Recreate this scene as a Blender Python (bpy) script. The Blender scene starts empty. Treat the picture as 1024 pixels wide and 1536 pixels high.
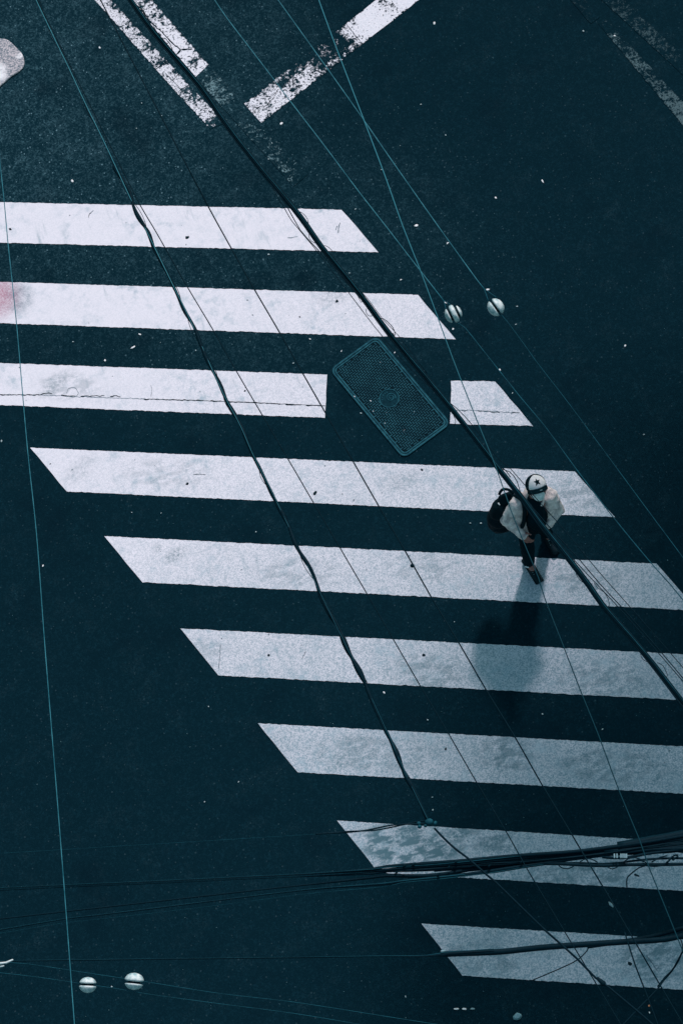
import bpy, bmesh, math, random
from mathutils import Vector, Matrix, noise as mnoise

random.seed(7)
sc = bpy.context.scene
COL = sc.collection
PI = math.pi

# ------------------------------------------------------------------ camera
TILT, ROLL, H, F = 0.36374094, -0.28990581, 24.795, 4000.0
ct, st, cr, sr = math.cos(TILT), math.sin(TILT), math.cos(ROLL), math.sin(ROLL)
xc = Vector((1, 0, 0)); yc = Vector((0, ct, st)); zc = Vector((0, -st, ct))
CX = cr * xc + sr * yc; CY = -sr * xc + cr * yc; CZ = zc


def at(px, py, h=0.0):
    """world point at height h seen at photo pixel (px, py) of the survey photograph"""
    d = CX * ((px - 512) / F) - CY * ((py - 768) / F) - CZ
    s = (H - h) / -d.z
    return Vector((d.x * s, d.y * s, h))


def px_of(p):
    v = Vector((p[0], p[1], p[2] - H))
    x, y, z = v.dot(CX), v.dot(CY), v.dot(CZ)
    return (512 + F * x / -z, 768 - F * y / -z)


cam_d = bpy.data.cameras.new('camera')
cam = bpy.data.objects.new('camera', cam_d); COL.objects.link(cam)
cam.matrix_world = Matrix(((CX.x, CY.x, CZ.x, 0), (CX.y, CY.y, CZ.y, 0), (CX.z, CY.z, CZ.z, H), (0, 0, 0, 1)))
cam_d.sensor_fit = 'VERTICAL'; cam_d.sensor_height = 36; cam_d.lens = F / 1536 * 36
cam_d.clip_start = 0.1; cam_d.clip_end = 3000
sc.camera = cam

# ------------------------------------------------------------------ light
foot_g = at(800, 862); stance = at(807, 836)
head_sh = at(750, 1140)
Lh = (head_sh - stance); sun_len = Lh.length; Lh.normalize()
EL = math.radians(42)
sun_dir = Vector((Lh.x * math.cos(EL), Lh.y * math.cos(EL), -math.sin(EL)))
sd = bpy.data.lights.new('sun', 'SUN'); sun = bpy.data.objects.new('sun', sd); COL.objects.link(sun)
sd.energy = 3.6; sd.angle = math.radians(5.0); sd.color = (1.0, 0.86, 0.87)
sun.rotation_euler = sun_dir.to_track_quat('-Z', 'Y').to_euler()
w = bpy.data.worlds.new('World'); sc.world = w; w.use_nodes = True
nt = w.node_tree
bg = nt.nodes['Background']
sky = nt.nodes.new('ShaderNodeTexSky'); sky.sky_type = 'NISHITA'; sky.sun_disc = False
sky.sun_elevation = EL
sky.sun_rotation = math.atan2(-sun_dir.x, -sun_dir.y)
tint = nt.nodes.new('ShaderNodeMix'); tint.data_type = 'RGBA'; tint.blend_type = 'MULTIPLY'; tint.inputs[0].default_value = 1
tint.inputs[7].default_value = (1.32, 1.74, 1.36, 1)
nt.links.new(sky.outputs[0], tint.inputs[6]); nt.links.new(tint.outputs[2], bg.inputs[0]); bg.inputs[1].default_value = 0.078
sc.view_settings.view_transform = 'Standard'; sc.view_settings.look = 'None'
sc.view_settings.exposure = 0; sc.view_settings.gamma = 1

# ------------------------------------------------------------------ material helpers


class NT:
    def __init__(s, name):
        s.m = bpy.data.materials.new(name); s.m.use_nodes = True
        s.t = s.m.node_tree; s.b = s.t.nodes['Principled BSDF']
        s.pos = None

    def n(s, kind, **kw):
        x = s.t.nodes.new(kind)
        for k, v in kw.items():
            setattr(x, k, v)
        return x

    def l(s, a, b): s.t.links.new(a, b)

    def P(s):
        if s.pos is None: s.pos = s.n('ShaderNodeNewGeometry').outputs['Position']
        return s.pos

    def noise(s, scale, detail=2, rough=.5, vec=None):
        x = s.n('ShaderNodeTexNoise'); x.inputs['Scale'].default_value = scale
        x.inputs['Detail'].default_value = detail; x.inputs['Roughness'].default_value = rough
        s.l(vec or s.P(), x.inputs['Vector']); return x.outputs['Fac']

    def vor(s, scale, out='Distance', vec=None):
        x = s.n('ShaderNodeTexVoronoi'); x.inputs['Scale'].default_value = scale
        s.l(vec or s.P(), x.inputs['Vector']); return x.outputs[out]

    def math(s, op, a, b=0.0, clamp=False):
        x = s.n('ShaderNodeMath', operation=op); x.use_clamp = clamp
        for i, v in enumerate((a, b)):
            if isinstance(v, (int, float)): x.inputs[i].default_value = v
            else: s.l(v, x.inputs[i])
        return x.outputs[0]

    def rng(s, v, a, b, c=0.0, d=1.0, smooth=False):
        x = s.n('ShaderNodeMapRange')
        if smooth: x.interpolation_type = 'SMOOTHSTEP'
        s.l(v, x.inputs[0])
        for i, q in enumerate((a, b, c, d)): x.inputs[i + 1].default_value = q
        return x.outputs[0]

    def mix(s, f, a, b):
        x = s.n('ShaderNodeMix', data_type='RGBA')
        if isinstance(f, (int, float)): x.inputs[0].default_value = f
        else: s.l(f, x.inputs[0])
        for i, v in ((6, a), (7, b)):
            if isinstance(v, tuple): x.inputs[i].default_value = (*v, 1)
            else: s.l(v, x.inputs[i])
        return x.outputs[2]

    def cells(s, scale, ch=0):
        x = s.n('ShaderNodeTexVoronoi'); x.inputs['Scale'].default_value = scale
        s.l(s.P(), x.inputs['Vector'])
        q = s.n('ShaderNodeSeparateColor'); s.l(x.outputs['Color'], q.inputs[0]); return q.outputs[ch]

    def spot(s, px, py, rx, ry, ang=0.0):
        """1 inside an ellipse on the ground, soft edge"""
        c = at(px, py)
        mp = s.n('ShaderNodeMapping', vector_type='TEXTURE')
        s.l(s.P(), mp.inputs[0])
        mp.inputs['Location'].default_value = (c.x, c.y, 0)
        mp.inputs['Rotation'].default_value = (0, 0, ang)
        mp.inputs['Scale'].default_value = (rx, ry, 1000)
        ln = s.n('ShaderNodeVectorMath', operation='LENGTH'); s.l(mp.outputs[0], ln.inputs[0])
        return s.rng(ln.outputs['Value'], 1.0, 0.25, 0, 1, True)

    def out(s, col, rough=.8, spec=.2, bump=None, bstr=.3, bdist=.01):
        if isinstance(col, tuple): s.b.inputs['Base Color'].default_value = (*col, 1)
        else: s.l(col, s.b.inputs['Base Color'])
        if isinstance(rough, (int, float)): s.b.inputs['Roughness'].default_value = rough
        else: s.l(rough, s.b.inputs['Roughness'])
        s.b.inputs['Specular IOR Level'].default_value = spec
        if bump is not None:
            x = s.n('ShaderNodeBump'); x.inputs['Strength'].default_value = bstr
            x.inputs['Distance'].default_value = bdist
            s.l(bump, x.inputs['Height']); s.l(x.outputs[0], s.b.inputs['Normal'])
        return s.m


# direction of the image plane axes on the ground
ORI = at(512, 768)
DN = (at(512, 868) - at(512, 668)).normalized()      # towards the bottom of the picture
RT = (at(612, 768) - at(412, 768)).normalized()


def asphalt_color(k):
    """bitumen with stone grain, sunlit brightness painted into the upper left"""
    big = k.noise(.55, 3, .55)
    mid = k.noise(5, 3, .6)
    fine = k.noise(75, 2, .7)
    tex = k.rng(k.math('ADD', k.math('MULTIPLY', k.cells(95), .55), k.math('MULTIPLY', k.cells(50, 1), .45)), .42, .90)
    tex = k.math('MULTIPLY', tex, k.rng(k.noise(14, 4, .7), .35, .62, .25, 1.0))
    # dust tint carrying painted sunlight over the upper left (around the lane lines)
    d1 = k.spot(40, 150, 4.2, 3.6, 0.3)
    d2 = k.spot(330, 380, 3.6, 2.2, -.3)
    lit_dust = k.math('MAXIMUM', d1, k.math('MULTIPLY', d2, .45))
    lit_dust = k.math('MULTIPLY', lit_dust, k.rng(k.math('ADD', k.math('MULTIPLY', big, .6), k.math('MULTIPLY', mid, .4)), .3, .62, .35, 1.0), True)
    base = k.mix(lit_dust, (.0014, .0142, .0228), (.0034, .0225, .0345))
    br = k.mix(lit_dust, (.0036, .0245, .0380), (.0480, .1150, .1450))
    c = k.mix(tex, base, br)
    # pale stones in the binder
    v = k.vor(38)
    vr = k.n('ShaderNodeTexVoronoi'); vr.inputs['Scale'].default_value = 38; k.l(k.P(), vr.inputs['Vector'])
    sep = k.n('ShaderNodeSeparateColor'); k.l(vr.outputs['Color'], sep.inputs[0])
    pick = k.math('GREATER_THAN', sep.outputs[0], .90)
    size = k.rng(sep.outputs[1], 0, 1, .12, .34)
    st_ = k.math('MULTIPLY', pick, k.math('LESS_THAN', v, size))
    st_ = k.math('MULTIPLY', st_, k.rng(lit_dust, 0, .8, .10, .85), True)
    c = k.mix(st_, c, (.14, .25, .30))
    # dust collected in drifts, dark oily patches, sealed seam
    dr = k.math('MULTIPLY', k.rng(k.noise(3.2, 6, .72), .52, .70), k.rng(k.cells(80, 2), .35, .9))
    c = k.mix(k.math('MULTIPLY', dr, k.rng(lit_dust, 0, .8, .10, .6), True), c, (.060, .130, .165))
    oil = k.rng(k.noise(1.3, 4, .6), .56, .70)
    c = k.mix(k.math('MULTIPLY', oil, .55), c, (.0010, .0100, .0175))
    return c, fine


def mat_asphalt():
    k = NT('asphalt'); c, f = asphalt_color(k)
    return k.out(c, .95, .035, f, .5, .006)


DIRT = (.06, .13, .17)


def paint_color(k, dirty=True, lav=(.80, .775, .86)):
    fine = k.noise(85, 2, .75)
    f2 = k.noise(230, 1, .6)
    mid = k.noise(9, 5, .65)
    big = k.noise(2.2, 4, .6)
    # shade painted into the colour; also scales grain and stains, rising towards bottom right
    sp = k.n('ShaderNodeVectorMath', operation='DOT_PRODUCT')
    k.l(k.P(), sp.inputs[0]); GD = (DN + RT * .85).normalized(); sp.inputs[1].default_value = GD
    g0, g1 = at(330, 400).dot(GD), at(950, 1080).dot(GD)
    shade_grow = k.rng(sp.outputs['Value'], g0, g1)
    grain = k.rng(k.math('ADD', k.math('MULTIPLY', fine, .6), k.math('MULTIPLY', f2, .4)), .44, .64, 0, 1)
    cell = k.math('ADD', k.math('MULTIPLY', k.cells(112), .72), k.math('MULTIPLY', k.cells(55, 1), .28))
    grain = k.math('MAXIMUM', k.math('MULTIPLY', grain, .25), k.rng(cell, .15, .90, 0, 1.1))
    ga = k.rng(shade_grow, 0, 1, .14, 1.0)
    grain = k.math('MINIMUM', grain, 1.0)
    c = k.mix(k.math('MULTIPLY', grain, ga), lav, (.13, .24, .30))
    c = k.mix(k.math('MULTIPLY', k.rng(shade_grow, .30, 1.0, 0, .62), k.rng(big, .3, .6, .7, 1.0)), c, (.16, .26, .32))
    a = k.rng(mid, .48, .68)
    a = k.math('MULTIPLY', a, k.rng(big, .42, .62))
    a = k.math('MULTIPLY', a, k.rng(shade_grow, 0, 1, .62, .85), True)
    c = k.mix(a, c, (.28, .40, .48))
    return c, fine, mid, grain


def mat_stripe():
    k = NT('crosswalk_paint')
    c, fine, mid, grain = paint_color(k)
    # head shadow painted in below the pedestrian, and long lived stains
    stains_and_shade = [(262, 833, .17, .09, .3, .55), (236, 822, .07, .07, 0, .35), (120, 705, .3, .16, .5, .22),
              (500, 445, .25, .16, 0, .30), (745, 455, .10, .06, .4, .3), (590, 345, .05, .14, .2, .4), (600, 722, .3, .15, 0, .3), (890, 715, .10, .06, 0, .3),
              (575, 1278, .16, .09, .3, .9), (640, 1265, .13, .08, .4, .9), (610, 1250, .20, .07, .2, .9), (560, 1255, .12, .07, .5, .6), (690, 1250, .24, .10, .2, .8), (670, 1280, .20, .07, 0, .8), (740, 1262, .20, .09, .2, .6), (860, 1310, .4, .10, .1, .5),
              (745, 1128, .16, .20, 0, .25), (600, 600, .3, .1, 0, .2), (85, 575, .3, .13, .4, .32), (520, 1140, .25, .1, .1, .35),
              (530, 1120, .3, .2, 0, .2), (755, 1447, .10, .07, 0, .5), (965, 1440, .16, .13, .8, .6), (985, 1430, .08, .12, .2, .4), (820, 1420, .3, .12, 0, .3),
              (740, 1405, .2, .1, 0, .3), (420, 1115, .3, .2, 0, .15)]
    sm = k.noise(26, 6, .78)
    for (x, y, rx, ry, a, amt) in stains_and_shade:
        s_ = k.spot(x, y, rx, ry, a)
        s_ = k.math('MULTIPLY', s_, k.rng(sm, .44, .57, .05, 1), True)
        s_ = k.math('MULTIPLY', s_, amt * 1.25, True)
        c = k.mix(s_, c, (.075, .16, .20))
    st8 = k.n('ShaderNodeMapping', vector_type='POINT'); k.l(k.P(), st8.inputs[0]); st8.inputs['Scale'].default_value = (.7, 1.5, 1)
    bl = k.noise(9, 5, .62, st8.outputs[0])
    for (x, y, rx, ry, am) in ((610, 1268, .62, .30, .95), (720, 1262, .5, .26, .5), (860, 1320, .7, .2, .55), (980, 1440, .42, .30, .7), (560, 1130, .8, .25, .35), (720, 1440, .6, .25, .35), (760, 1130, .35, .25, .6), (640, 1010, .5, .25, .4), (900, 1020, .6, .25, .4), (450, 860, .6, .2, .28), (870, 740, .3, .2, .4), (920, 1150, .7, .25, .45), (930, 1290, .5, .25, .5), (300, 980, .4, .2, .25), (640, 850, .5, .2, .3), (880, 870, .5, .2, .4), (100, 580, .45, .2, .3), (250, 710, .6, .2, .22)):
        s_ = k.math('MULTIPLY', k.math('MULTIPLY', k.spot(x, y, rx, ry, -.35), 1.6, True), k.rng(bl, .45, .56))
        c = k.mix(k.math('MULTIPLY', s_, am), c, (.07, .15, .19))
    mpn = k.n('ShaderNodeMapping'); k.l(k.P(), mpn.inputs[0]); mpn.inputs['Rotation'].default_value = (0, 0, .95); mpn.inputs['Scale'].default_value = (14, 2.0, 1)
    scf = k.noise(1.0, 5, .7, mpn.outputs[0])
    c = k.mix(k.math('MULTIPLY', k.math('MULTIPLY', k.rng(scf, .56, .74), k.rng(k.noise(1.7, 2), .45, .62)), .55), c, (.16, .28, .34))
    # red paint splash on the second stripe and a darker patch beside it
    r1 = k.math('MULTIPLY', k.spot(30, 447, .20, .26), k.rng(grain, 0, 1, .55, 1.0))
    c = k.mix(k.math('MULTIPLY', r1, k.rng(mid, .35, .6, .3, .85), True), c, (.16, .22, .28))
    r2 = k.spot(-8, 443, .36, .40)
    c = k.mix(k.math('MULTIPLY', k.math('MULTIPLY', r2, k.rng(grain, 0, 1, .45, 1)), .9), c, (.40, .17, .25))
    # dark pin specks and hairline scuffs
    dv = k.n('ShaderNodeVectorMath', operation='ADD'); wn = k.n('ShaderNodeTexNoise'); wn.inputs['Scale'].default_value = 30; k.l(k.P(), wn.inputs['Vector'])
    ws = k.n('ShaderNodeVectorMath', operation='SCALE'); ws.inputs['Scale'].default_value = .03; k.l(wn.outputs['Color'], ws.inputs[0]); k.l(k.P(), dv.inputs[0]); k.l(ws.outputs[0], dv.inputs[1])
    v = k.vor(11, vec=dv.outputs[0]); vc = k.n('ShaderNodeTexVoronoi'); vc.inputs['Scale'].default_value = 11; k.l(dv.outputs[0], vc.inputs['Vector'])
    sep = k.n('ShaderNodeSeparateColor'); k.l(vc.outputs['Color'], sep.inputs[0])
    sp = k.math('MULTIPLY', k.math('GREATER_THAN', sep.outputs[0], .80), k.math('LESS_THAN', v, k.rng(sep.outputs[1], 0, 1, .02, .11)))
    c = k.mix(k.math('MULTIPLY', sp, .75), c, (.05, .10, .13))
    return k.out(c, .75, .15, fine, .25, .004)


def mat_worn(name, keys, seed=0.0, vedge=0.0, scale=17, dim=1.0):
    """road paint flaking off: keys = [(u, amount of paint)]"""
    k = NT(name)
    ac, fine = asphalt_color(k)
    uv = k.n('ShaderNodeUVMap'); uv.uv_map = 'UV'
    sep = k.n('ShaderNodeSeparateXYZ'); k.l(uv.outputs[0], sep.inputs[0])
    ramp = k.n('ShaderNodeValToRGB')
    els = ramp.color_ramp.elements
    els[0].position = keys[0][0]; els[0].color = (keys[0][1],) * 3 + (1,)
    els[1].position = keys[-1][0]; els[1].color = (keys[-1][1],) * 3 + (1,)
    for (u, a) in keys[1:-1]:
        e = els.new(u); e.color = (a,) * 3 + (1,)
    k.l(sep.outputs[0], ramp.inputs[0])
    off = k.n('ShaderNodeVectorMath', operation='ADD'); k.l(k.P(), off.inputs[0]); off.inputs[1].default_value = (seed, seed * 1.7, 0)
    o = off.outputs[0]
    n1 = k.noise(scale, 6, .72, o); n2 = k.noise(scale * .28, 3, .6, o)
    nn = k.math('ADD', k.math('MULTIPLY', n1, .62), k.math('MULTIPLY', n2, .38))
    nn = k.rng(nn, .33, .67)
    if vedge:
        nn = k.math('ADD', nn, k.math('MULTIPLY', k.math('SUBTRACT', sep.outputs[1], .5), vedge))
    edge = k.math('ABSOLUTE', k.math('SUBTRACT', sep.outputs[1], .5))
    keep = k.math('SUBTRACT', ramp.outputs[0], nn)
    rag = k.math('MULTIPLY', k.rng(edge, .44, .5), k.rng(n1, .4, .6, 0, .5))
    keep = k.math('SUBTRACT', keep, rag)
    n3 = k.noise(scale * 2.6, 3, .7, o)
    keep = k.math('MINIMUM', keep, k.math('MULTIPLY', k.math('SUBTRACT', k.rng(ramp.outputs[0], .3, 1.0, .47, .70), n3), 2.2))
    f = k.rng(keep, -.05, .09)
    lav = (.80, .78, .86) if dim == 1 else (.45 * dim, .72 * dim, .80 * dim)
    g = k.rng(k.noise(90, 2, .7), .42, .62)
    pc = k.mix(k.math('MULTIPLY', g, .22), lav, (.25 * dim, .4 * dim, .5 * dim))
    c = k.mix(k.math('MULTIPLY', f, min(1, dim * 1.1)), ac, pc)
    return k.out(c, .95, .035, fine, .5, .006)


def simple(name, col, rough=.6, spec=.3, var=.0, scale=30, col2=None, metal=0, bump=0.0, sheen=0):
    k = NT(name)
    co = k.n('ShaderNodeTexCoord').outputs['Object']
    nz = k.noise(scale, 4, .6, co)
    c2 = col2 or tuple(x * (1 - var) for x in col)
    c = k.mix(k.rng(nz, .38, .64), col, c2)
    k.b.inputs['Metallic'].default_value = metal
    return k.out(c, rough, spec, nz if bump else None, bump, .01)


M = dict(
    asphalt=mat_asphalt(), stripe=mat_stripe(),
    black=simple('black_cable_rubber', (.0015, .0158, .0260), .6, .04, .3, 60),
    teal=simple('weathered_teal_wire', (.045, .22, .28), .5, .12, 0, 9, (.012, .11, .15)),
    steep=simple('teal_wire_dulling', (.020, .145, .19), .5, .1, 0, 5, (.006, .07, .10)),
    dimteal=simple('dim_teal_wire', (.010, .085, .120), .6, .06, 0, 9, (.004, .042, .062)),  # darker variant of the teal wire colour
    thin=simple('thin_dark_wire', (.0016, .016, .026), .6, .04, .3, 40),
    porcelain=simple('glazed_white_porcelain', (.62, .68, .70), .5, .3, 0, 35, (.22, .36, .40)),
    groove=simple('dirty_porcelain_groove', (.003, .018, .026), .8, .1, .4, 50),
    iron=simple('cast_iron_frame', (.006, .052, .078), .7, .08, 0, 22, (.018, .105, .140), bump=.4),
    ironplate=simple('worn_cast_iron', (.0012, .014, .022), .8, .05, .3, 40),
    irontread=simple('polished_iron_tread', (.012, .072, .100), .7, .08, 0, 5, (.005, .040, .060)),
    emblem=simple('emblem_iron', (.0018, .020, .031), .8, .05, 0, 40, (.004, .034, .050)),
    crack=simple('open_crack', (.0018, .013, .02), 1, 0, .3, 50),
    crackdim=simple('filled_crack', (.10, .17, .22), 1, 0, .3, 50),
    scrap=simple('bleached_litter', (.80, .80, .84), .8, .2, .1, 60),
    scrapmid=simple('greyed_litter', (.42, .52, .56), .8, .1, .3, 60),
    scrapdim=simple('dusty_litter', (.20, .33, .38), .8, .2, .3, 60),
    grit=simple('pale_grit', (.16, .30, .36), .9, .1, .4, 9),
    gum=simple('trodden_gum', (.003, .018, .027), .8, .05, .3, 60),
    orange=simple('orange_litter', (.75, .28, .14), .7, .2, .1, 60),
    concrete=simple('rough_concrete', (.42, .47, .52), .9, .1, 0, 60, (.20, .29, .35), bump=.6),
    wall=simple('rendered_wall', (.30, .30, .30), .9, .1, .2, 2),
    bark=simple('bark', (.06, .05, .04), .9, .1, .4, 8, bump=.8),
    leaf=simple('leaves', (.05, .09, .035), .7, .2, .5, 3),
    skin=simple('skin', (.30, .125, .11), .55, .3, .15, 30),
    jacket=simple('cream_cotton_jacket', (.88, .74, .74), .9, .05, 0, 16, (.42, .36, .38), bump=.9),
    shirt=simple('black_shirt', (.0018, .0145, .0225), .95, .02, .3, 20, bump=.5),
    trousers=simple('black_trousers', (.0016, .0135, .021), .95, .02, .3, 20, bump=.5),
    shoe=simple('black_shoe', (.003, .016, .025), .6, .10, .3, 30),
    white_cloth=simple('white_cotton', (.90, .84, .88), .8, .1, .1, 40),
    mask=simple('pale_mask', (.88, .90, .93), .85, .1, 0, 45, (.45, .60, .65), bump=.6),
    navy=simple('black_cap_mesh', (.0016, .0135, .021), .9, .03, .2, 60),
    hair=simple('reddish_hair', (.13, .055, .05), .8, .2, .4, 80, bump=.8),
    bag=simple('black_nylon', (.0018, .0135, .021), .75, .05, .3, 25, bump=.4),
    eye=simple('eye', (.01, .01, .012), .2, .5, .1, 10),
)

k = NT('teal_wire_lit_to_shaded')
dp = k.n('ShaderNodeVectorMath', operation='DOT_PRODUCT'); k.l(k.P(), dp.inputs[0]); dp.inputs[1].default_value = DN
h0, h1 = at(560, 300, 8.2).dot(DN), at(800, 850, 8.2).dot(DN)
M['steep'] = k.out(k.mix(k.rng(dp.outputs['Value'], h0, h1), (.040, .21, .27), (.004, .040, .058)), .5, .08)  # wire colour painted sunlit at the top, shaded further down
k = NT('lashed_messenger')
h0, h1 = at(200, 300, 7).dot(DN), at(480, 880, 7).dot(DN)
dp = k.n('ShaderNodeVectorMath', operation='DOT_PRODUCT'); k.l(k.P(), dp.inputs[0]); dp.inputs[1].default_value = DN
M['lashed'] = k.out(k.mix(k.rng(dp.outputs['Value'], h0, h1), (.050, .24, .30), (.006, .055, .080)), .5, .08)

# ------------------------------------------------------------------ object helpers


def obj(name, bm, mat, parent=None, smooth=False):
    me = bpy.data.meshes.new(name)
    bm.normal_update(); bm.to_mesh(me); bm.free()
    if smooth:
        for p in me.polygons: p.use_smooth = True
    me.materials.append(mat)
    o = bpy.data.objects.new(name, me); COL.objects.link(o)
    if parent is not None: o.parent = parent
    return o


def tag(o, label=None, cat=None, group=None, kind=None):
    if label: o['label'] = label
    if cat: o['category'] = cat
    if group: o['group'] = group
    if kind: o['kind'] = kind
    return o


def empty(name, label, cat, group=None, loc=(0, 0, 0)):
    o = bpy.data.objects.new(name, None); COL.objects.link(o); o.location = loc
    o.empty_display_size = .2
    return tag(o, label, cat, group)


def spline(pts, step=.06):
    """Catmull-Rom resample"""
    P = [Vector(p) for p in pts]
    if len(P) == 2:
        return [P[0].lerp(P[1], i / 8) for i in range(9)]
    out = []
    for i in range(len(P) - 1):
        p0 = P[i - 1] if i else P[0] * 2 - P[1]
        p1, p2 = P[i], P[i + 1]
        p3 = P[i + 2] if i + 2 < len(P) else P[-1] * 2 - P[-2]
        n = max(2, min(60, int((p2 - p1).length / step)))
        for j in range(n):
            t = j / n
            L_ = (p2 - p1).length
            m1 = (p2 - p0) / 2; m2 = (p3 - p1) / 2
            if m1.length > L_: m1 = m1 * (L_ / m1.length)
            if m2.length > L_: m2 = m2 * (L_ / m2.length)
            out.append((2 * t ** 3 - 3 * t * t + 1) * p1 + (t ** 3 - 2 * t * t + t) * m1 + (3 * t * t - 2 * t ** 3) * p2 + (t ** 3 - t * t) * m2)
    out.append(P[-1])
    return out


def tube(bm, pts, r, seg=8, cap=True):
    """r: number or function of arclength"""
    prev = None; s = 0; up = Vector((0, 0, 1)); nrm = None
    for i, p in enumerate(pts):
        a = pts[max(0, i - 1)]; b = pts[min(len(pts) - 1, i + 1)]
        t = (b - a).normalized()
        if nrm is None:
            nrm = t.cross(up)
            if nrm.length < 1e-4: nrm = t.cross(Vector((0, 1, 0)))
            nrm.normalize()
        else:
            nrm = (nrm - t * nrm.dot(t)).normalized()
        bn = t.cross(nrm)
        if i: s += (p - pts[i - 1]).length
        rr = r(s) if callable(r) else r
        ring = [bm.verts.new(p + nrm * (rr * math.cos(2 * PI * k / seg)) + bn * (rr * math.sin(2 * PI * k / seg))) for k in range(seg)]
        if prev:
            for k in range(seg):
                bm.faces.new((prev[k], prev[(k + 1) % seg], ring[(k + 1) % seg], ring[k]))
        elif cap: bm.faces.new(ring[::-1])
        prev = ring
    if cap: bm.faces.new(prev)


def ellipsoid(bm, c, r, mat3=None, u=20, v=12):
    g = bmesh.ops.create_uvsphere(bm, u_segments=u, v_segments=v, radius=1)
    r = r if hasattr(r, '__len__') else (r, r, r)
    for q in g['verts']:
        p = Vector((q.co.x * r[0], q.co.y * r[1], q.co.z * r[2]))
        if mat3: p = mat3 @ p
        q.co = p + Vector(c)
    return g['verts']


def limb(bm, p0, p1, r0, r1, seg=16):
    p0, p1 = Vector(p0), Vector(p1); d = p1 - p0; L = d.length
    pts = []; rad = []
    for i in range(5):
        a = -PI / 2 + (PI / 2) * i / 5
        pts.append(math.sin(a) * r0); rad.append(max(.0004, math.cos(a) * r0))
    n = 6
    for i in range(n + 1):
        pts.append(L * i / n); rad.append(r0 + (r1 - r0) * i / n)
    for i in range(1, 6):
        a = (PI / 2) * i / 5
        pts.append(L + math.sin(a) * r1); rad.append(max(.0004, math.cos(a) * r1))
    t = d.normalized(); nn = t.cross(Vector((0, 0, 1)))
    if nn.length < 1e-3: nn = t.cross(Vector((0, 1, 0)))
    nn.normalize(); b = t.cross(nn); prev = None
    for s_, r_ in zip(pts, rad):
        ring = [bm.verts.new(p0 + t * s_ + nn * (r_ * math.cos(2 * PI * k / seg)) + b * (r_ * math.sin(2 * PI * k / seg))) for k in range(seg)]
        if prev:
            for k in range(seg): bm.faces.new((prev[k], prev[(k + 1) % seg], ring[(k + 1) % seg], ring[k]))
        else: bm.faces.new(ring[::-1])
        prev = ring
    bm.faces.new(prev)


def box(bm, c, ax, ay, az, sx, sy, sz, bev=0):
    vs = []
    for k in (-1, 1):
        for (i, j) in ((-1, -1), (1, -1), (1, 1), (-1, 1)):
            vs.append(bm.verts.new(Vector(c) + ax * (i * sx) + ay * (j * sy) + az * (k * sz)))
    f = [(3, 2, 1, 0), (4, 5, 6, 7), (0, 1, 5, 4), (1, 2, 6, 5), (2, 3, 7, 6), (3, 0, 4, 7)]
    fs = [bm.faces.new([vs[i] for i in q]) for q in f]
    if bev:
        es = list({e for q in fs for e in q.edges})
        bmesh.ops.bevel(bm, geom=es, offset=bev, segments=2, affect='EDGES')


def ribbon(bm, pts, wfun, z=None):
    prev = None
    for i, p in enumerate(pts):
        a = pts[max(0, i - 1)]; b = pts[min(len(pts) - 1, i + 1)]
        t = (b - a); t.z = 0; t.normalize(); n = Vector((-t.y, t.x, 0))
        wv = wfun(i)
        l_ = bm.verts.new(p + n * wv); r_ = bm.verts.new(p - n * wv)
        if prev: bm.faces.new((prev[1], r_, l_, prev[0]))
        prev = (l_, r_)


UP = Vector((0, 0, 1))

# ------------------------------------------------------------------ ground
bm = bmesh.new()
N = 12
gs = [-500, -120, -40, -15, 0, 9, 20, 40, 100, 500]
gv = [[bm.verts.new((x, y, 0)) for x in gs] for y in gs]
for i in range(len(gs) - 1):
    for j in range(len(gs) - 1):
        bm.faces.new((gv[i][j], gv[i][j + 1], gv[i + 1][j + 1], gv[i + 1][j]))
tag(obj('road', bm, M['asphalt']), kind='structure')


# ------------------------------------------------------------------ painted stripes
def line_at(p, q, x):
    t = (x - p[0]) / (q[0] - p[0]); return (x, p[1] + (q[1] - p[1]) * t)


def stripe(tl, bl, tr, br, z=.004, jit=.0048, name='crosswalk_stripe'):
    TLp, BLp, TRp, BRp = at(*tl), at(*bl), at(*tr), at(*br)
    L = (TRp - TLp).length; n = max(20, int(L / .018)); m = 5
    nrm = (TLp - BLp).normalized()
    bm = bmesh.new(); rows = []
    sd_ = random.random() * 100
    for i in range(n + 1):
        u = i / n
        a = TLp.lerp(TRp, u); b = BLp.lerp(BRp, u); r = []
        for j in range(m + 1):
            p = a.lerp(b, j / m)
            k_ = u * L * 22
            if j == 0: p = p + nrm * (jit * (mnoise.noise(Vector((k_, sd_, 0))) * 1.6 + random.uniform(-.5, .5)))
            if j == m: p = p + nrm * (jit * (mnoise.noise(Vector((k_, sd_ + 9, 0))) * 1.8 + random.uniform(-.6, .6)))
            if i in (0, n): p = p + (TRp - TLp).normalized() * random.uniform(-jit, jit)
            r.append(bm.verts.new((p.x, p.y, z)))
        rows.append(r)
    for i in range(n):
        for j in range(m):
            bm.faces.new((rows[i][j], rows[i][j + 1], rows[i + 1][j + 1], rows[i + 1][j]))
    return obj(name, bm, M['stripe'])


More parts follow.
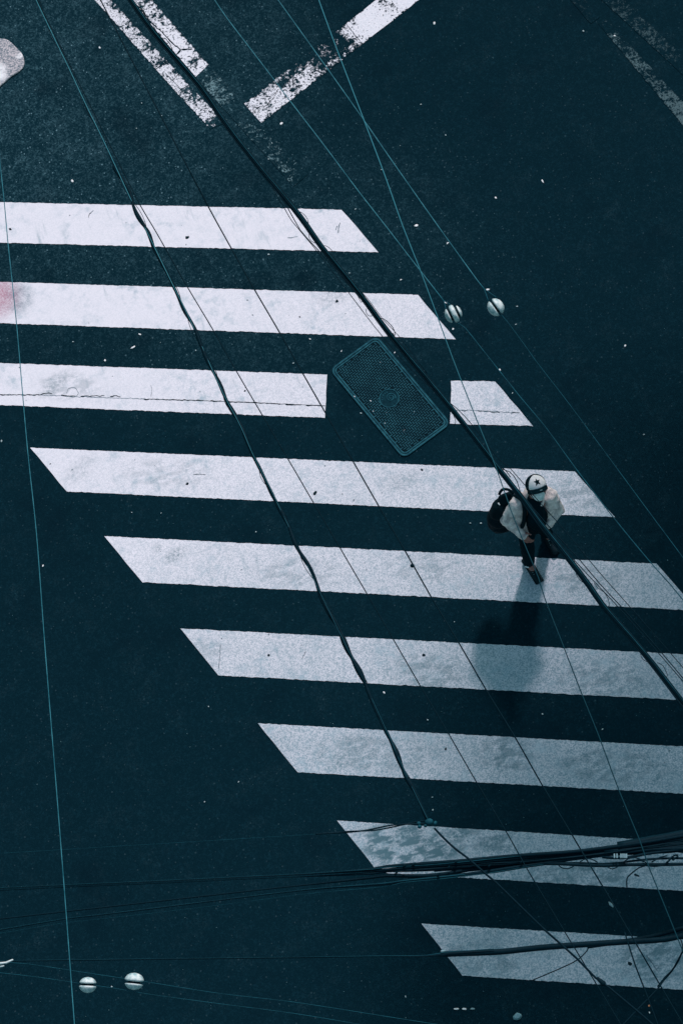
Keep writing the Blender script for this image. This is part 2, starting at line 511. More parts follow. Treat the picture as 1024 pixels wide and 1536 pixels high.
S = {  # top-left, bottom-left, top-right, bottom-right in survey pixels
    1: (line_at((0, 303.5), (512.3, 314.7), -285), line_at((0, 364), (567.4, 378.8), -232), (512.3, 314.7), (567.4, 378.8)),
    2: (line_at((0, 423), (626.2, 442.3), -172), line_at((0, 484.8), (682.6, 508.9), -118), (626.2, 442.3), (682.6, 508.9)),
    4: ((46, 671.7), (100.3, 737.3), (861.6, 707.3), (921.7, 776)),
    5: ((156.4, 804.3), (213.5, 873.4), (984.5, 845.8), line_at((213.5, 873.4), (1024, 915), 1045)),
    6: ((270.2, 942.7), (327, 1013), line_at((270.2, 942.7), (1024, 981.5), 1108), line_at((327, 1013), (1022, 1050.2), 1170)),
    7: ((387.1, 1085), (445.8, 1158.4), line_at((387.1, 1085), (1024, 1120), 1235), line_at((445.8, 1158.4), (1024, 1190.7), 1300)),
    8: ((506, 1230.9), (567, 1308.8), line_at((506, 1230.9), (971, 1260), 1366), line_at((567, 1308.8), (1024, 1336.4), 1434)),
    9: ((631.8, 1385.6), (693.3, 1463.6), line_at((631.8, 1385.6), (959.6, 1405.2), 1500), line_at((693.3, 1463.6), (1024, 1484.8), 1570)),
}
LAB = {1: 'topmost white crosswalk stripe, the one above the red stained stripe',
       2: 'white crosswalk stripe with a red stain at its left end, just above the manhole cover',
       4: 'white crosswalk stripe just below the manhole cover, passing behind the capped head',
       5: 'white crosswalk stripe under the front shoe of the pedestrian',
       6: 'clean white crosswalk stripe directly below the pedestrian\'s shoe stripe, third pointed left end from top',
       7: 'greyish crosswalk stripe just above the stripe crossed by the thick cable bundle',
       8: 'heavily stained crosswalk stripe crossed by the thick tangled cable bundle',
       9: 'bottommost grey crosswalk stripe crossed by the single thick black cable'}
G_ST = 'stripes of the crosswalk'
for k_, v_ in S.items():
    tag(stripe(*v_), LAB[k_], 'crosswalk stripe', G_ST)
top3 = ((0, 544.8), (742.1, 572.5)); bot3 = ((0, 607.6), (799.2, 639.3))
s3l = stripe(line_at(*top3, -62), line_at(*bot3, -8), (490.7, 562), (487.2, 626.9))
tag(s3l, 'cracked white crosswalk stripe ending squarely at the left of the manhole cover', 'crosswalk stripe', G_ST)
s3r = stripe((676.1, 571.3), (674.8, 635.5), (742.1, 572.5), (799.2, 639.3))
tag(s3r, 'short white crosswalk stripe to the right of the manhole cover', 'crosswalk stripe', G_ST)


# cracks across the interrupted stripe
def crack(parent, pxs, wmax, mat, wob=.004, z=.006, gaps=0.0, name='crack'):
    pts = spline([at(x, y, 0) for x, y in pxs], .012)
    run = []; made = []
    sd_ = random.random() * 50

    def flush(run):
        if len(run) > 2:
            bm = bmesh.new(); made.append(bm)
            ribbon(bm, run, lambda i: 0.0006 + wmax * (.35 + .65 * abs(mnoise.noise(Vector((i * .23, sd_, 3)))) * 1.6) * (1 if 0 < i < len(run) - 1 else .1))
    for i, p in enumerate(pts):
        q = Vector((p.x + wob * mnoise.noise(Vector((i * .35, sd_, 0))), p.y + wob * mnoise.noise(Vector((i * .35, sd_, 7))) * 2, z))
        if gaps and mnoise.noise(Vector((i * .11, sd_, 20))) < gaps - .45:
            flush(run); run = []; continue
        run.append(q)
    flush(run)
    return [obj(name, b, mat, parent) for b in made]


crack(s3l, [(0, 592), (60, 592.5), (72, 590), (112, 595), (145, 594), (180, 595), (200, 598), (262, 600), (300, 601), (340, 602.5)], .0050, M['crack'], .006, gaps=.08)
crack(s3l, [(340, 602.5), (380, 604), (430, 607), (488, 609)], .0058, M['crack'], .004, gaps=.05)
crack(s3l, [(262, 600), (340, 602.5), (488, 609)], .0025, M['crack'], .003)
crack(s3l, [(100, 591), (104, 583), (113, 582), (118, 590), (112, 596), (103, 594)], .0018, M['crackdim'], .004)
crack(s3l, [(227, 596), (228, 585), (227, 578)], .0018, M['crackdim'], .004)
crack(s3r, [(676, 615), (720, 617), (750, 619), (779, 619)], .0035, M['crack'], .008, gaps=.24)
crack(s3l, [(-40, 592), (60, 592.5), (112, 595), (200, 598), (262, 600)], .0022, M['crackdim'], .006)
st_objs = {o['label']: o for o in COL.objects if o.name.startswith('crosswalk_stripe')}
for lab, pts_, w_, mt in ((LAB[4], [(290, 711.5), (309, 712)], .0025, 'crack'), (LAB[1], [(133, 327), (135, 321), (138, 319)], .004, 'crack'), (LAB[1], [(136, 321), (141, 316)], .003, 'crackdim'),
                         (LAB[1], [(507, 350), (508, 341), (510, 334)], .007, 'crackdim'), (LAB[1], [(503, 345), (506, 339)], .005, 'crackdim'), (LAB[1], [(431, 357), (437, 357), (442, 355.5), (447, 355)], .0028, 'crackdim'),
                         (LAB[6], [(453, 988), (459, 977)], .0025, 'crack'), (LAB[6], [(331, 966), (330, 985), (328, 1003)], .003, 'crackdim'), (LAB[9], [(968, 1432), (978, 1446), (986, 1458)], .006, 'crackdim')):
    crack(st_objs[lab], pts_, w_, M[mt], .003, name='scuff_mark')
sx = crack(s3r, [(676, 615), (720, 617), (779, 619.5)], .0018, M['crackdim'], .006)


# worn markings -------------------------------------------------------------
def marking(name, a, b, c, d, mat, z=.004, n=60):
    """a,b = start edge (left, right), c,d = far edge (left, right); UV u along, v across"""
    A, B, C_, D_ = (at(*q) for q in (a, b, c, d))
    bm = bmesh.new(); uvl = bm.loops.layers.uv.new('UV'); rows = []
    for i in range(n + 1):
        u = i / n; r = []
        for j in range(4):
            p = A.lerp(C_, u).lerp(B.lerp(D_, u), j / 3)
            if j in (0, 3): p += (B - A).normalized() * random.uniform(-.003, .003)
            r.append((bm.verts.new((p.x, p.y, z)), (u, j / 3)))
        rows.append(r)
    for i in range(n):
        for j in range(3):
            q = (rows[i][j], rows[i][j + 1], rows[i + 1][j + 1], rows[i + 1][j])
            f = bm.faces.new([x[0] for x in q])
            for lp, x in zip(f.loops, q): lp[uvl].uv = x[1]
    bm.normal_update()
    if bm.faces and sum(f.normal.z for f in bm.faces) < 0: bmesh.ops.reverse_faces(bm, faces=bm.faces[:])
    return obj(name, bm, mat)


def ext(p, q, t): return (p[0] + (q[0] - p[0]) * t, p[1] + (q[1] - p[1]) * t)


# stop bar: from lower-left end up to beyond the frame
k = 1.45
sb = marking('stop_line', (366, 156), (392, 184.5), ext((366, 156), (564, 0), k * 1.31), ext((392, 184.5), (628, 0), k * 1.14),
             mat_worn('stop_line_paint', [(0, .60), (.05, .58), (.10, .62), (.18, .56), (.26, .36), (.36, .42), (.44, .95), (.50, .80), (.535, .55), (.57, .98), (1, 1.0)], 3.3, -.25, 17))
tag(sb, 'flaking white diagonal stop line with a torn dark middle, above the crosswalk', 'stop line')
crack(sb, [(366 + 26 * .55, 156 + 28 * .55), (383, 171), (380, 163), (394, 161), (410, 147), (418, 134)], .003, M['crack'], .012)
crack(sb, [(519, 36), (527, 46), (540, 62)], .0028, M['crack'], .002, gaps=.1)
# double lane line
la = marking('lane_line', (142.5, 0), (168, 0), (265, 139), (283, 127),
             mat_worn('lane_line_paint_a', [(0, .62), (.2, .66), (.4, .56), (.6, .60), (.72, .50), (.78, .74), (.86, .58), (.93, .72), (1, .6)], 9.1, .25, 32))
tag(la, 'worn speckled white lane line, left one of the pair beside the thick cable', 'lane line', 'worn lane lines')
lb = marking('lane_line', (196, 0), (228, 0), (293, 116), (313, 97),
             mat_worn('lane_line_paint_b', [(0, .62), (.2, .55), (.35, .68), (.5, .74), (.7, .80), (.86, .62), (1, .76)], 1.1, .15, 16))
tag(lb, 'white lane line crossed by branching cracks, right one of the pair beside the thick cable', 'lane line', 'worn lane lines')
la2 = marking('lane_line', (265, 139), (283, 127), (316, 194), (338, 184),
              mat_worn('lane_line_paint_c', [(0, .48), (.2, .42), (.35, .62), (.7, .66), (.85, .38), (1, .22)], 5.1, .2, 26))
tag(la2, 'broken remnant of white paint below the left lane line', 'lane line', 'worn lane lines')
lb2 = marking('lane_line', (293, 116), (313, 97), (440, 280), (462, 262),
              mat_worn('lane_line_paint_d', [(0, .42), (.12, .50), (.25, .48), (.3, .30), (.5, .30), (.75, .37), (.9, .38), (1, .22)], 4.4, .1, 24, .55))
tag(lb2, 'almost vanished line paint running from the cracked lane line towards the topmost stripe', 'lane line', 'worn lane lines')
crack(lb, [(196, 0), (212, 14), (226, 33), (245, 50), (258, 64), (272, 75)], .0095, M['crack'], .008)
crack(lb, [(272, 75), (280, 74), (289, 73.5)], .0095, M['crack'], .003)
crack(lb, [(272, 75), (268, 79), (263, 84)], .0095, M['crack'], .003)
crack(lb, [(214, 14), (218, 24), (219, 32)], .003, M['crack'], .004)
crack(lb, [(240, 56), (250, 60), (258, 72), (259, 84)], .005, M['crack'], .006)
crack(la, [(233, 105), (240, 100), (250, 93)], .0075, M['crack'], .002)
crack(la, [(248, 110), (262, 124), (275, 139)], .003, M['crack'], .003)
crack(la, [(250, 128), (260, 120), (268, 112)], .002, M['crack'], .003)
lc = marking('lane_line', (880, -20), (905, -28), (1040, 128), (1060, 118),
             mat_worn('lane_line_paint_e', [(0, .30), (.2, .42), (.45, .48), (.7, .42), (.85, .36), (1, .30)], 2.2, 0, 24, .30))
tag(lc, 'faint grey road line in the top right corner, the upper of two', 'lane line', 'worn lane lines')
ld = marking('lane_line', (896, 35), (908, 28), (1030, 196), (1046, 178),
             mat_worn('lane_line_paint_f', [(0, .25), (.15, .50), (.4, .52), (.65, .46), (.85, .70), (1, .66)], 7.7, 0, 22, .38))
tag(ld, 'faint grey road line in the top right corner, the lower of two', 'lane line', 'worn lane lines')
le = marking('lane_line', (838, -20), (858, -22), (885, 36), (899, 26),
             mat_worn('lane_line_paint_g', [(0, .2), (.3, .42), (.6, .30), (.8, .42), (1, .3)], 6.2, 0, 22, .2))
tag(le, 'short faded paint scrap left of the two faint lines in the top right', 'lane line', 'worn lane lines')

# pale concrete pad at the left edge (rounded corner)
pad_px = [(-60, 66), (-20, 60), (4, 59), (14, 62), (24, 71), (34, 82), (37, 92), (36, 101), (28, 109), (18, 115), (8, 124), (-4, 134), (-30, 150), (-60, 160)]
pts = spline([at(x, y) for x, y in pad_px], .02)
bm = bmesh.new()
lo = [bm.verts.new((p.x, p.y, .001)) for p in pts]; hi = [bm.verts.new((p.x, p.y, .016)) for p in pts]
cen = sum((p for p in pts), Vector()) / len(pts)
hi2 = [bm.verts.new((p.x + (cen.x - p.x) * .05, p.y + (cen.y - p.y) * .03, .020)) for p in pts]
n = len(pts)
for i in range(n):
    j = (i + 1) % n
    bm.faces.new((lo[i], lo[j], hi[j], hi[i])); bm.faces.new((hi[i], hi[j], hi2[j], hi2[i]))
bm.faces.new(hi2)
bmesh.ops.recalc_face_normals(bm, faces=bm.faces[:])
kk = NT('speckled_concrete')
gr = kk.noise(70, 2, .8); gr2 = kk.noise(8, 4, .6)
cc = kk.mix(kk.rng(gr, .40, .58), (.60, .54, .58), (.13, .17, .21))
wsp = kk.math('MAXIMUM', kk.spot(0, 110, .14, .16), kk.spot(30, 85, .06, .05))
cc = kk.mix(kk.math('MULTIPLY', wsp, kk.rng(gr2, .35, .5), True), cc, (.85, .83, .88))
M['pad'] = kk.out(cc, .9, .1, gr, .5, .008)
tag(obj('concrete_block', bm, M['pad']), 'rounded pale concrete block at the left edge near the top', 'concrete block')

# ------------------------------------------------------------------ manhole cover
mh = [(565.3, 503.2), (493.3, 555.6), (606.7, 689.5), (674.4, 635.1)]
mw = [at(*p) for p in mh]
mc = (mw[0] + mw[1] + mw[2] + mw[3]) / 4
ax = ((mw[2] - mw[1]) + (mw[3] - mw[0])).normalized()      # long
ay = Vector((-ax.y, ax.x, 0))
LX = ((mw[2] - mw[1]).length + (mw[3] - mw[0]).length) / 4; LY = ((mw[1] - mw[0]).length + (mw[2] - mw[3]).length) / 4
root = empty('manhole_cover', 'rectangular iron manhole cover with woven tread and a round emblem, between two stripe pieces', 'manhole cover', loc=mc)


def loc(u, v, z): return ax * u + ay * v + UP * z


def rrect(hx, hy, r, seg=6):
    out = []
    for (cx, cy, a0) in ((hx - r, hy - r, 0), (-hx + r, hy - r, PI / 2), (-hx + r, -hy + r, PI), (hx - r, -hy + r, 1.5 * PI)):
        for i in range(seg + 1):
            a = a0 + PI / 2 * i / seg; out.append((cx + r * math.cos(a), cy + r * math.sin(a)))
    return out


def ringmesh(hx, hy, wd, r, z0, z1, name, mat, parent):
    bm = bmesh.new()
    o_ = rrect(hx, hy, r); i_ = rrect(hx - wd, hy - wd, max(.008, r - wd)); n = len(o_)
    V = [[bm.verts.new(loc(x, y, z)) for x, y in q] for q, z in ((o_, z0), (o_, z1 - .002), (rrect(hx - .002, hy - .002, r), z1), (rrect(hx - wd + .002, hy - wd + .002, max(.008, r - wd)), z1), (i_, z1 - .002), (i_, z0))]
    for a in range(5):
        for i in range(n):
            j = (i + 1) % n
            bm.faces.new((V[a][i], V[a][j], V[a + 1][j], V[a + 1][i]))
    return obj(name, bm, mat, parent)


ringmesh(LX, LY, .020, .075, .0, .014, 'outer_frame', M['iron'], root)
ringmesh(LX - .026, LY - .026, .016, .05, .0, .012, 'inner_frame', M['iron'], root)
bm = bmesh.new()
bm.faces.new([bm.verts.new(loc(x, y, .0055)) for x, y in rrect(LX - .002, LY - .002, .07)])
obj('plate', bm, M['ironplate'], root)
emb_c = at(583.5, 598) - mc
eu, ev = emb_c.dot(ax), emb_c.dot(ay)
bm = bmesh.new()
U = .0222
hx, hy = LX - .050, LY - .050
RI = Matrix(((ax.x, ay.x), (ax.y, ay.y)))
for i in range(-80, 80):
    for j in range(-80, 80):
        # herringbone: horizontal bars where (i-j)%4==0 covering (i,j),(i+1,j); vertical where (i-j)%4==3 ...
        m_ = (i - j) % 4
        if m_ == 0: cx, cy, sx_, sy_ = i + 1, j + .5, .84, .28
        elif m_ == 3: cx, cy, sx_, sy_ = i + .5, j + 1, .28, .84
        else: continue
        # second type must not overlap: check cell below
        x, y = cx * U, cy * U
        if abs(x) > hx or abs(y) > hy: continue
        if (x - eu) ** 2 + (y - ev) ** 2 < .108 ** 2: continue
        c = loc(x, y, .0085)
        wv = random.uniform(.85, 1.1)
        box(bm, c, ax, ay, UP, sx_ * U * wv, sy_ * U, .003)
obj('tread_pattern', bm, M['irontread'], root)
bm = bmesh.new()
ring = [loc(eu + .098 * math.cos(a * PI / 24), ev + .098 * math.sin(a * PI / 24), .0075) for a in range(49)]
tube(bm, ring, .0060, 6)
ring = [loc(eu + .006 + .048 * math.cos(a * PI / 20), ev - .020 + .048 * math.sin(a * PI / 20), .0075) for a in range(41)]
sp_ = []
for a in range(0, 60):
    th = a * PI / 16 + .4; rr = .010 + .040 * a / 60
    sp_.append(loc(eu + .002 + rr * math.cos(-th), ev + .018 + rr * math.sin(-th), .0075))
tube(bm, sp_, .0050, 6)
for q in range(5):
    a = PI * .9 + q * .35
    ellipsoid(bm, loc(eu + .070 * math.cos(a), ev + .070 * math.sin(a), .007), (.007, .007, .003), None, 8, 5)
b2 = bmesh.new(); b2.faces.new([b2.verts.new(loc(eu + .095 * math.cos(a * PI / 24), ev + .095 * math.sin(a * PI / 24), .0068)) for a in range(48)]); obj('emblem_disc', b2, M['emblem'], root)
obj('emblem', bm, M['iron'], root, True)

# ------------------------------------------------------------------ wires
BIG = 3.0


def wpts(pxs, h, e0=True, e1=True, z=None):
    P = [at(x, y, h if z is None else z[i]) for i, (x, y) in enumerate(pxs)]
    if e0:
        d = (P[0] - P[1]).normalized(); P = [P[0] + d * 14, P[0] + d * 5] + P
    if e1:
        d = (P[-1] - P[-2]).normalized(); P = P + [P[-1] + d * 5, P[-1] + d * 14]
    return P


def wire(pxs, h, r, mat, label, name='overhead_wire', group='wires strung over the crossing', e0=True, e1=True, parent=None, step=.12, seg=6, wob=0.0):
    P = spline(wpts(pxs, h, e0, e1), step)
    if wob:
        P = [p + Vector((mnoise.noise(Vector((i * .13, 5, h))), mnoise.noise(Vector((i * .13, 9, h))), 0)) * wob for i, p in enumerate(P)]
    bm = bmesh.new(); tube(bm, P, r, seg)
    o = obj(name, bm, mat, parent, True)
    if parent is None: tag(o, label, 'wire', group)
    return o


wire([(0, 240), (7, 304), (12, 360), (25, 483), (41.5, 672), (55, 799), (68, 972), (86, 1196), (99, 1362), (112, 1536)], 8.2, .0032, M['teal'],
     'thin pale teal wire running down the left edge of the picture')
wire([(180, 247), (210, 307), (229, 339), (245.7, 368), (281.5, 431), (319.4, 494.4), (355, 557.5), (393, 622), (431.3, 687.5), (469.5, 753), (509.3, 821), (548.5, 888), (589, 958), (629.5, 1028), (672.6, 1101), (714, 1173), (758.7, 1247.5), (783.6, 1292), (800, 1320.5), (846.7, 1398.5), (863, 1425), (893, 1475)],
     6.6, .0040, M['thin'], 'hair-thin dark wire nearest to the lashed cable, on its right')
wire([(250, 190), (312, 309), (340, 360), (381.5, 434), (418.7, 497.7), (454.5, 561), (487.7, 619), (529, 691.5), (567.4, 758.5), (607, 826), (645.5, 894), (687, 963), (728.4, 1034.5), (773, 1107.6), (812.8, 1178), (858.3, 1254), (883, 1296), (903, 1329), (950, 1410)],
     6.7, .0050, M['thin'], 'thin dark wire running midway between the lashed cable and the thick cable bundle')
bm = bmesh.new(); c_ = at(618, 848.5, 6.7); ellipsoid(bm, c_, (.016, .016, .013), None, 10, 6)
o = bpy.data.objects[-1] if False else [q for q in COL.objects if q.name.startswith('overhead_wire')][-1]
kn = obj('knot', bm, M['black'], o, True)

wire([(281, -60), (322, 0), (340, 26.6), (411, 119.5), (434.6, 151), (489, 222), (539, 289), (579, 340), (612, 383), (665, 451)], 8.0, .0034, M['teal'],
     'teal wire from the top edge ending at the left top insulator', e1=False)
wire([(688, 485.6), (698, 493), (718, 518), (735.5, 540), (780, 596), (817, 640), (863, 703), (923, 781), (976, 845), (1003, 875), (1030, 908)], 8.0, .0036, M['dimteal'],
     'teal wire leaving the left top insulator past the capped pedestrian to the right edge', e0=False)
wire([(417, 0), (468, 71), (493, 106), (542.5, 176), (586, 239), (655, 337), (715, 420), (725.5, 433)], 8.0, .0034, M['teal'],
     'teal wire from the top edge ending at the right top insulator', e1=False)
wire([(753, 474), (763, 486), (788, 520), (802, 540), (853, 606), (910, 683), (966, 759), (1024, 837)], 8.0, .0024, M['dimteal'],
     'faint teal wire leaving the right top insulator over bare asphalt to the right edge', e0=False)
wire([(478, 0), (499, 58), (544, 176), (579, 269), (604, 340), (629, 403), (655, 473), (679, 539), (717, 636), (744, 703), (767, 769), (790, 825.5), (807, 867), (817, 899), (843, 965.6), (871.6, 1040), (896.5, 1101.7), (929.7, 1191), (958, 1259), (973, 1302), (985.5, 1333)],
     8.4, .0036, M['steep'], 'steep teal wire crossing over the pedestrian\'s backpack and front shoe')


# lashed cable with a lashing wire
def cable_thing(name, label, group=None): return empty(name, label, 'cable', group)


cb = cable_thing('lashed_cable', 'black cable lashed to a thin teal wire, snaking down the middle of the crosswalk')
path = [(55, 0), (98, 90), (129.5, 159), (159, 219), (201, 307), (217.5, 340), (260.6, 431), (289, 489), (320, 557.5), (340, 599), (361.6, 640), (380, 683), (411, 746), (446, 817.6), (478, 884), (511, 952), (545.5, 1023), (578.6, 1096), (611, 1167), (643, 1232)]
P = spline(wpts(path, 6.9, True, False), .03)
bm = bmesh.new(); Q = []
for i, p in enumerate(P):
    a = P[max(0, i - 1)]; b = P[min(len(P) - 1, i + 1)]; t = (b - a).normalized(); nn = t.cross(UP).normalized()
    amp = .005 * math.sin(i * .45) + .018 * mnoise.noise(Vector((i * .12, 1, 1)))
    Q.append(p + nn * amp + UP * (-.012 + .006 * math.cos(i * .2)))


def cab_r(s): return .0110 + .0085 * abs(mnoise.noise(Vector((s * 4.5, 3, 3)))) * 2 if s > 15.6 else .0035


tube(bm, Q, cab_r, 8); obj('cable_strand', bm, M['black'], cb, True)
bm = bmesh.new(); Q = []
for i, p in enumerate(P):
    a = P[max(0, i - 1)]; b = P[min(len(P) - 1, i + 1)]; t = (b - a).normalized(); nn = t.cross(UP).normalized()
    Q.append(p + nn * (.003 * math.sin(i * .11)) + UP * (.004 + .006 * math.sin(i * .13)))
tube(bm, Q, .0026, 6); obj('messenger_wire', bm, M['lashed'], cb, True)
for s0 in range(40, len(P) - 30, 11):
    L_ = random.randint(5, 9); pts = []
    for q in range(L_ + 1):
        i = s0 + q; p = P[i]; t = (P[i + 1] - P[i - 1]).normalized(); nn = t.cross(UP).normalized()
        side = 1 if (s0 // 11) % 2 else -1
        pts.append(p + nn * side * (.004 + .017 * math.sin(PI * q / L_)) + UP * (-.006))
    bm = bmesh.new(); tube(bm, spline(pts, .01), .0024, 5); obj('lashing_wire', bm, M['black'], cb, True)
bm = bmesh.new(); c_ = at(643, 1233, 6.9)
ellipsoid(bm, c_, (.03, .025, .02), None, 12, 8)
for q in range(5): ellipsoid(bm, c_ + Vector((random.uniform(-.08, .05), random.uniform(-.03, .03), random.uniform(-.02, .02))), random.uniform(.008, .016), None, 8, 6)
obj('splice', bm, M['dimteal'], cb, True)

wire([(651, 1242), (669, 1260), (684, 1274), (700.6, 1287), (729, 1312), (744, 1324), (780, 1359), (817, 1395), (837, 1413.5), (866.6, 1440), (893, 1466.6), (911.4, 1480), (940, 1505)], 6.9, .0075, M['black'],
     'black wire slanting from the splice down across the bottommost stripe', e0=False, wob=.01)
bm = bmesh.new(); limb(bm, at(896, 1468, 6.9), at(904, 1475, 6.9), .012, .018); kn = obj('splice', bm, M['black'], [q for q in COL.objects if q.name.startswith('overhead_wire')][-1], True)

# thick bundle
bd = cable_thing('cable_bundle', 'thick black cable bundle with small loops, running diagonally past the pedestrian')
bp = [(196, 0), (232, 50), (300, 130), (340, 188), (390, 252), (440, 312), (461, 340), (483, 371.5), (539, 439.6), (585.7, 502.7), (632, 559), (680, 617), (747, 702.7), (783.6, 749), (810, 785.7), (850, 835.5), (883, 878.6), (903, 907.5), (966, 980.5), (1019, 1048.6)]
BP = spline(wpts(bp, 7.2), .10)


def offs(P, off, zoff, wob=0, seed=0):
    out = []
    for i, p in enumerate(P):
        a = P[max(0, i - 1)]; b = P[min(len(P) - 1, i + 1)]; t = (b - a).normalized(); nn = t.cross(UP).normalized()
        o_ = off(i / len(P)) if callable(off) else off
        o_ += wob * mnoise.noise(Vector((i * .09, seed, 0)))
        out.append(p + nn * o_ + UP * zoff)
    return out


for q, (o_, z_, r_, m_) in enumerate(((0, 0, .0115, 'black'), (-.013, .008, .0058, 'black'), (.015, -.004, .0060, 'black'), (.004, -.016, .0085, 'black'), (-.006, .0155, .0026, 'dimteal'))):
    bm = bmesh.new(); tube(bm, offs(BP, o_, z_, .006, q * 3), r_, 8)
    obj('cable_strand' if m_ == 'black' else 'messenger_wire', bm, M[m_], bd, True)


def bwire(pxs, r, mat='black', name='side_strand', h=7.2, e=(True, True)):
    bm = bmesh.new(); tube(bm, spline(wpts(pxs, h, *e), .1), r, 6); obj(name, bm, M[mat], bd, True)


bwire([(392, 254), (428, 315), (438, 332), (470, 370), (522, 438), (572, 503), (630, 568), (684, 612), (710, 640), (747, 688), (765, 703), (805, 749), (850, 800), (896, 856), (943, 909), (1006, 981), (1024, 1002)], .0028, e=(False, True))
bwire([(400, 268), (430, 309), (450, 345), (477, 375), (530, 436), (585, 500), (640, 563), (700, 640), (748, 700), (790, 752), (830, 798), (868, 839), (900, 877), (930, 909), (993, 981), (1024, 1018)], .0036, e=(False, True))
bwire([(748, 703), (764, 708), (775, 722), (780, 738), (796, 758), (812, 785), (865, 845), (895, 877), (925, 909), (988, 981), (1020, 1018)], .0032, e=(False, True))
bwire([(543, 439), (552, 449), (575, 480), (597, 503), (640, 560)], .0022, e=(False, False))


def bloop(pxs, r=.0022, z=7.2):
    bm = bmesh.new(); tube(bm, spline([at(x, y, z + .01 * math.sin(i)) for i, (x, y) in enumerate(pxs)], .02), r, 6); obj('tie_loop', bm, M['black'], bd, True)


def fz(x, y): return (420 + x / 5.689, 290 + y / 5.689)


bloop([fz(130, 145), fz(165, 155), fz(205, 180), fz(235, 225), fz(243, 270), fz(240, 310), fz(255, 340), fz(285, 375)])
bloop([fz(245, 350), fz(250, 385), fz(270, 410), fz(300, 425)])
bloop([fz(365, 445), fz(395, 450), fz(425, 470), fz(447, 495)])
bloop([fz(700, 845), fz(715, 870), fz(705, 900), fz(690, 930), fz(650, 850)])
bloop([fz(735, 985), fz(735, 1020), fz(755, 1045), fz(785, 1045), fz(800, 1020)])
bloop([fz(840, 1065), fz(880, 1070), fz(920, 1100), fz(960, 1145), fz(978, 1190), fz(975, 1215), fz(960, 1190)], .0028)
bloop([(674, 606), (678, 618), (683, 633), (680, 640)])
bloop([(748, 703), (752, 702), (758, 706), (765, 716)], .003)
bloop([(861, 838), (861, 845), (862, 856), (866, 866), (873, 873), (880, 875), (888, 876)])
bloop([(890, 874), (896, 882), (905, 888), (911, 898), (913, 908), (908, 912)])
bloop([(960, 977), (961, 986), (968, 992), (976, 994)])
bloop([(985, 994), (993, 998), (1000, 1012), (998, 1018)])
bloop([(1001, 1021), (1006, 1031), (1013, 1035)])

# lower horizontal bundle --------------------------------------------------------
lo_ = cable_thing('cable_bundle', 'thick tangle of cables fanning in from the right edge above the bottommost stripe')
HB = 5.6


def lw(pxs, r, mat='black', name='cable_strand', h=HB, e=(True, True), wob=.004, par=None, zo=0, slim=(440, 640, .38)):
    bm = bmesh.new(); P = spline(wpts(pxs, h + zo, *e), .08)
    if slim:
        x0, x1 = at(slim[0], 1330, h).dot(RT), at(slim[1], 1330, h).dot(RT)
        acc = [0.0]
        for a_, b_ in zip(P[:-1], P[1:]): acc.append(acc[-1] + (b_ - a_).length)
        rs = [r * (slim[2] + (1 - slim[2]) * min(1, max(0, (p.dot(RT) - x0) / (x1 - x0)))) for p in P]
        base = 1.55 if .0079 < r < .0101 else 1
        rad = lambda s_: base * rs[min(range(len(acc)), key=lambda i: abs(acc[i] - s_))]
    else: rad = r * (1.55 if .0079 < r < .0101 else 1)
    P = [p + Vector((mnoise.noise(Vector((i * .1, r * 999, h))), mnoise.noise(Vector((i * .1, 9, r * 777))), 0)) * wob for i, p in enumerate(P)]
    tube(bm, P, rad, 7); return obj(name, bm, M[mat], par or lo_, True)


def dz(x, y): return (580 + x / 4.267, 1200 + y / 4.267)


def ez(x, y): return (824 + x / 5.12, 1180 + y / 5.12)


lw([(0, 1332), (98, 1327.5), (340, 1316.5), (473, 1310), (559, 1303), dz(0, 425), dz(250, 408), dz(500, 390), dz(800, 362), (820, 1281), ez(200, 500), ez(500, 462), ez(760, 425), (1024, 1254)], .0095, zo=.01, slim=(440, 640, .2))
lw([(0, 1331.5), (98, 1327), (340, 1315.5), (473, 1309), (559, 1304), dz(0, 432), dz(250, 418), (684, 1294), (780, 1284)], .0022, 'teal' if False else 'dimteal', 'messenger_wire', zo=.03, e=(True, False))
lw([(0, 1333), (340, 1318), (559, 1306), dz(200, 425), dz(520, 402), dz(840, 372), ez(0, 525), ez(250, 500), ez(520, 470), ez(780, 432), (1024, 1258)], .0085, zo=0, slim=(440, 640, .15))
lw([(0, 1336), (340, 1320), (559, 1310), dz(0, 455), dz(240, 447), dz(500, 430), dz(700, 405), (770, 1292), ez(0, 545), ez(250, 520), ez(500, 492), ez(780, 455), (1024, 1266)], .0095, zo=-.01, slim=(440, 640, .15))
lw([(559, 1316), dz(0, 485), dz(240, 487), dz(400, 470), dz(520, 446), dz(660, 432), dz(850, 402), ez(0, 560), ez(200, 540), ez(420, 510), ez(650, 480), ez(850, 462), (1024, 1272)], .0100, zo=-.02, e=(True, True))
lw([(0, 1395), (99.6, 1378.6), (162.7, 1371), (340, 1349), (466, 1334), (579, 1325.5), dz(100, 520), dz(300, 500), dz(500, 478), dz(700, 450), dz(1000, 405), ez(0, 580), ez(250, 545), ez(500, 515), ez(800, 482), (1024, 1273)], .0090, zo=0)
lw([(0, 1394), (99.6, 1377.6), (162.7, 1370), (340, 1348), (466, 1333), (579, 1324.5), dz(100, 517), dz(300, 497), dz(500, 475)], .0024, 'dimteal', 'messenger_wire', zo=.03, e=(True, False))
lw([(0, 1400), (99.6, 1384), (162.7, 1377), (340, 1356), (466, 1340), (579, 1330), dz(100, 530), dz(300, 512), dz(500, 488), dz(700, 462), dz(850, 435), dz(1000, 412)], .0020, 'dimteal', 'messenger_wire', zo=.01, e=(True, False))
lw([dz(480, 480), dz(700, 455), dz(850, 430), dz(1000, 408), ez(60, 575), ez(300, 535), ez(520, 500), ez(800, 470), (1024, 1277)], .0080, zo=-.01, e=(False, True))
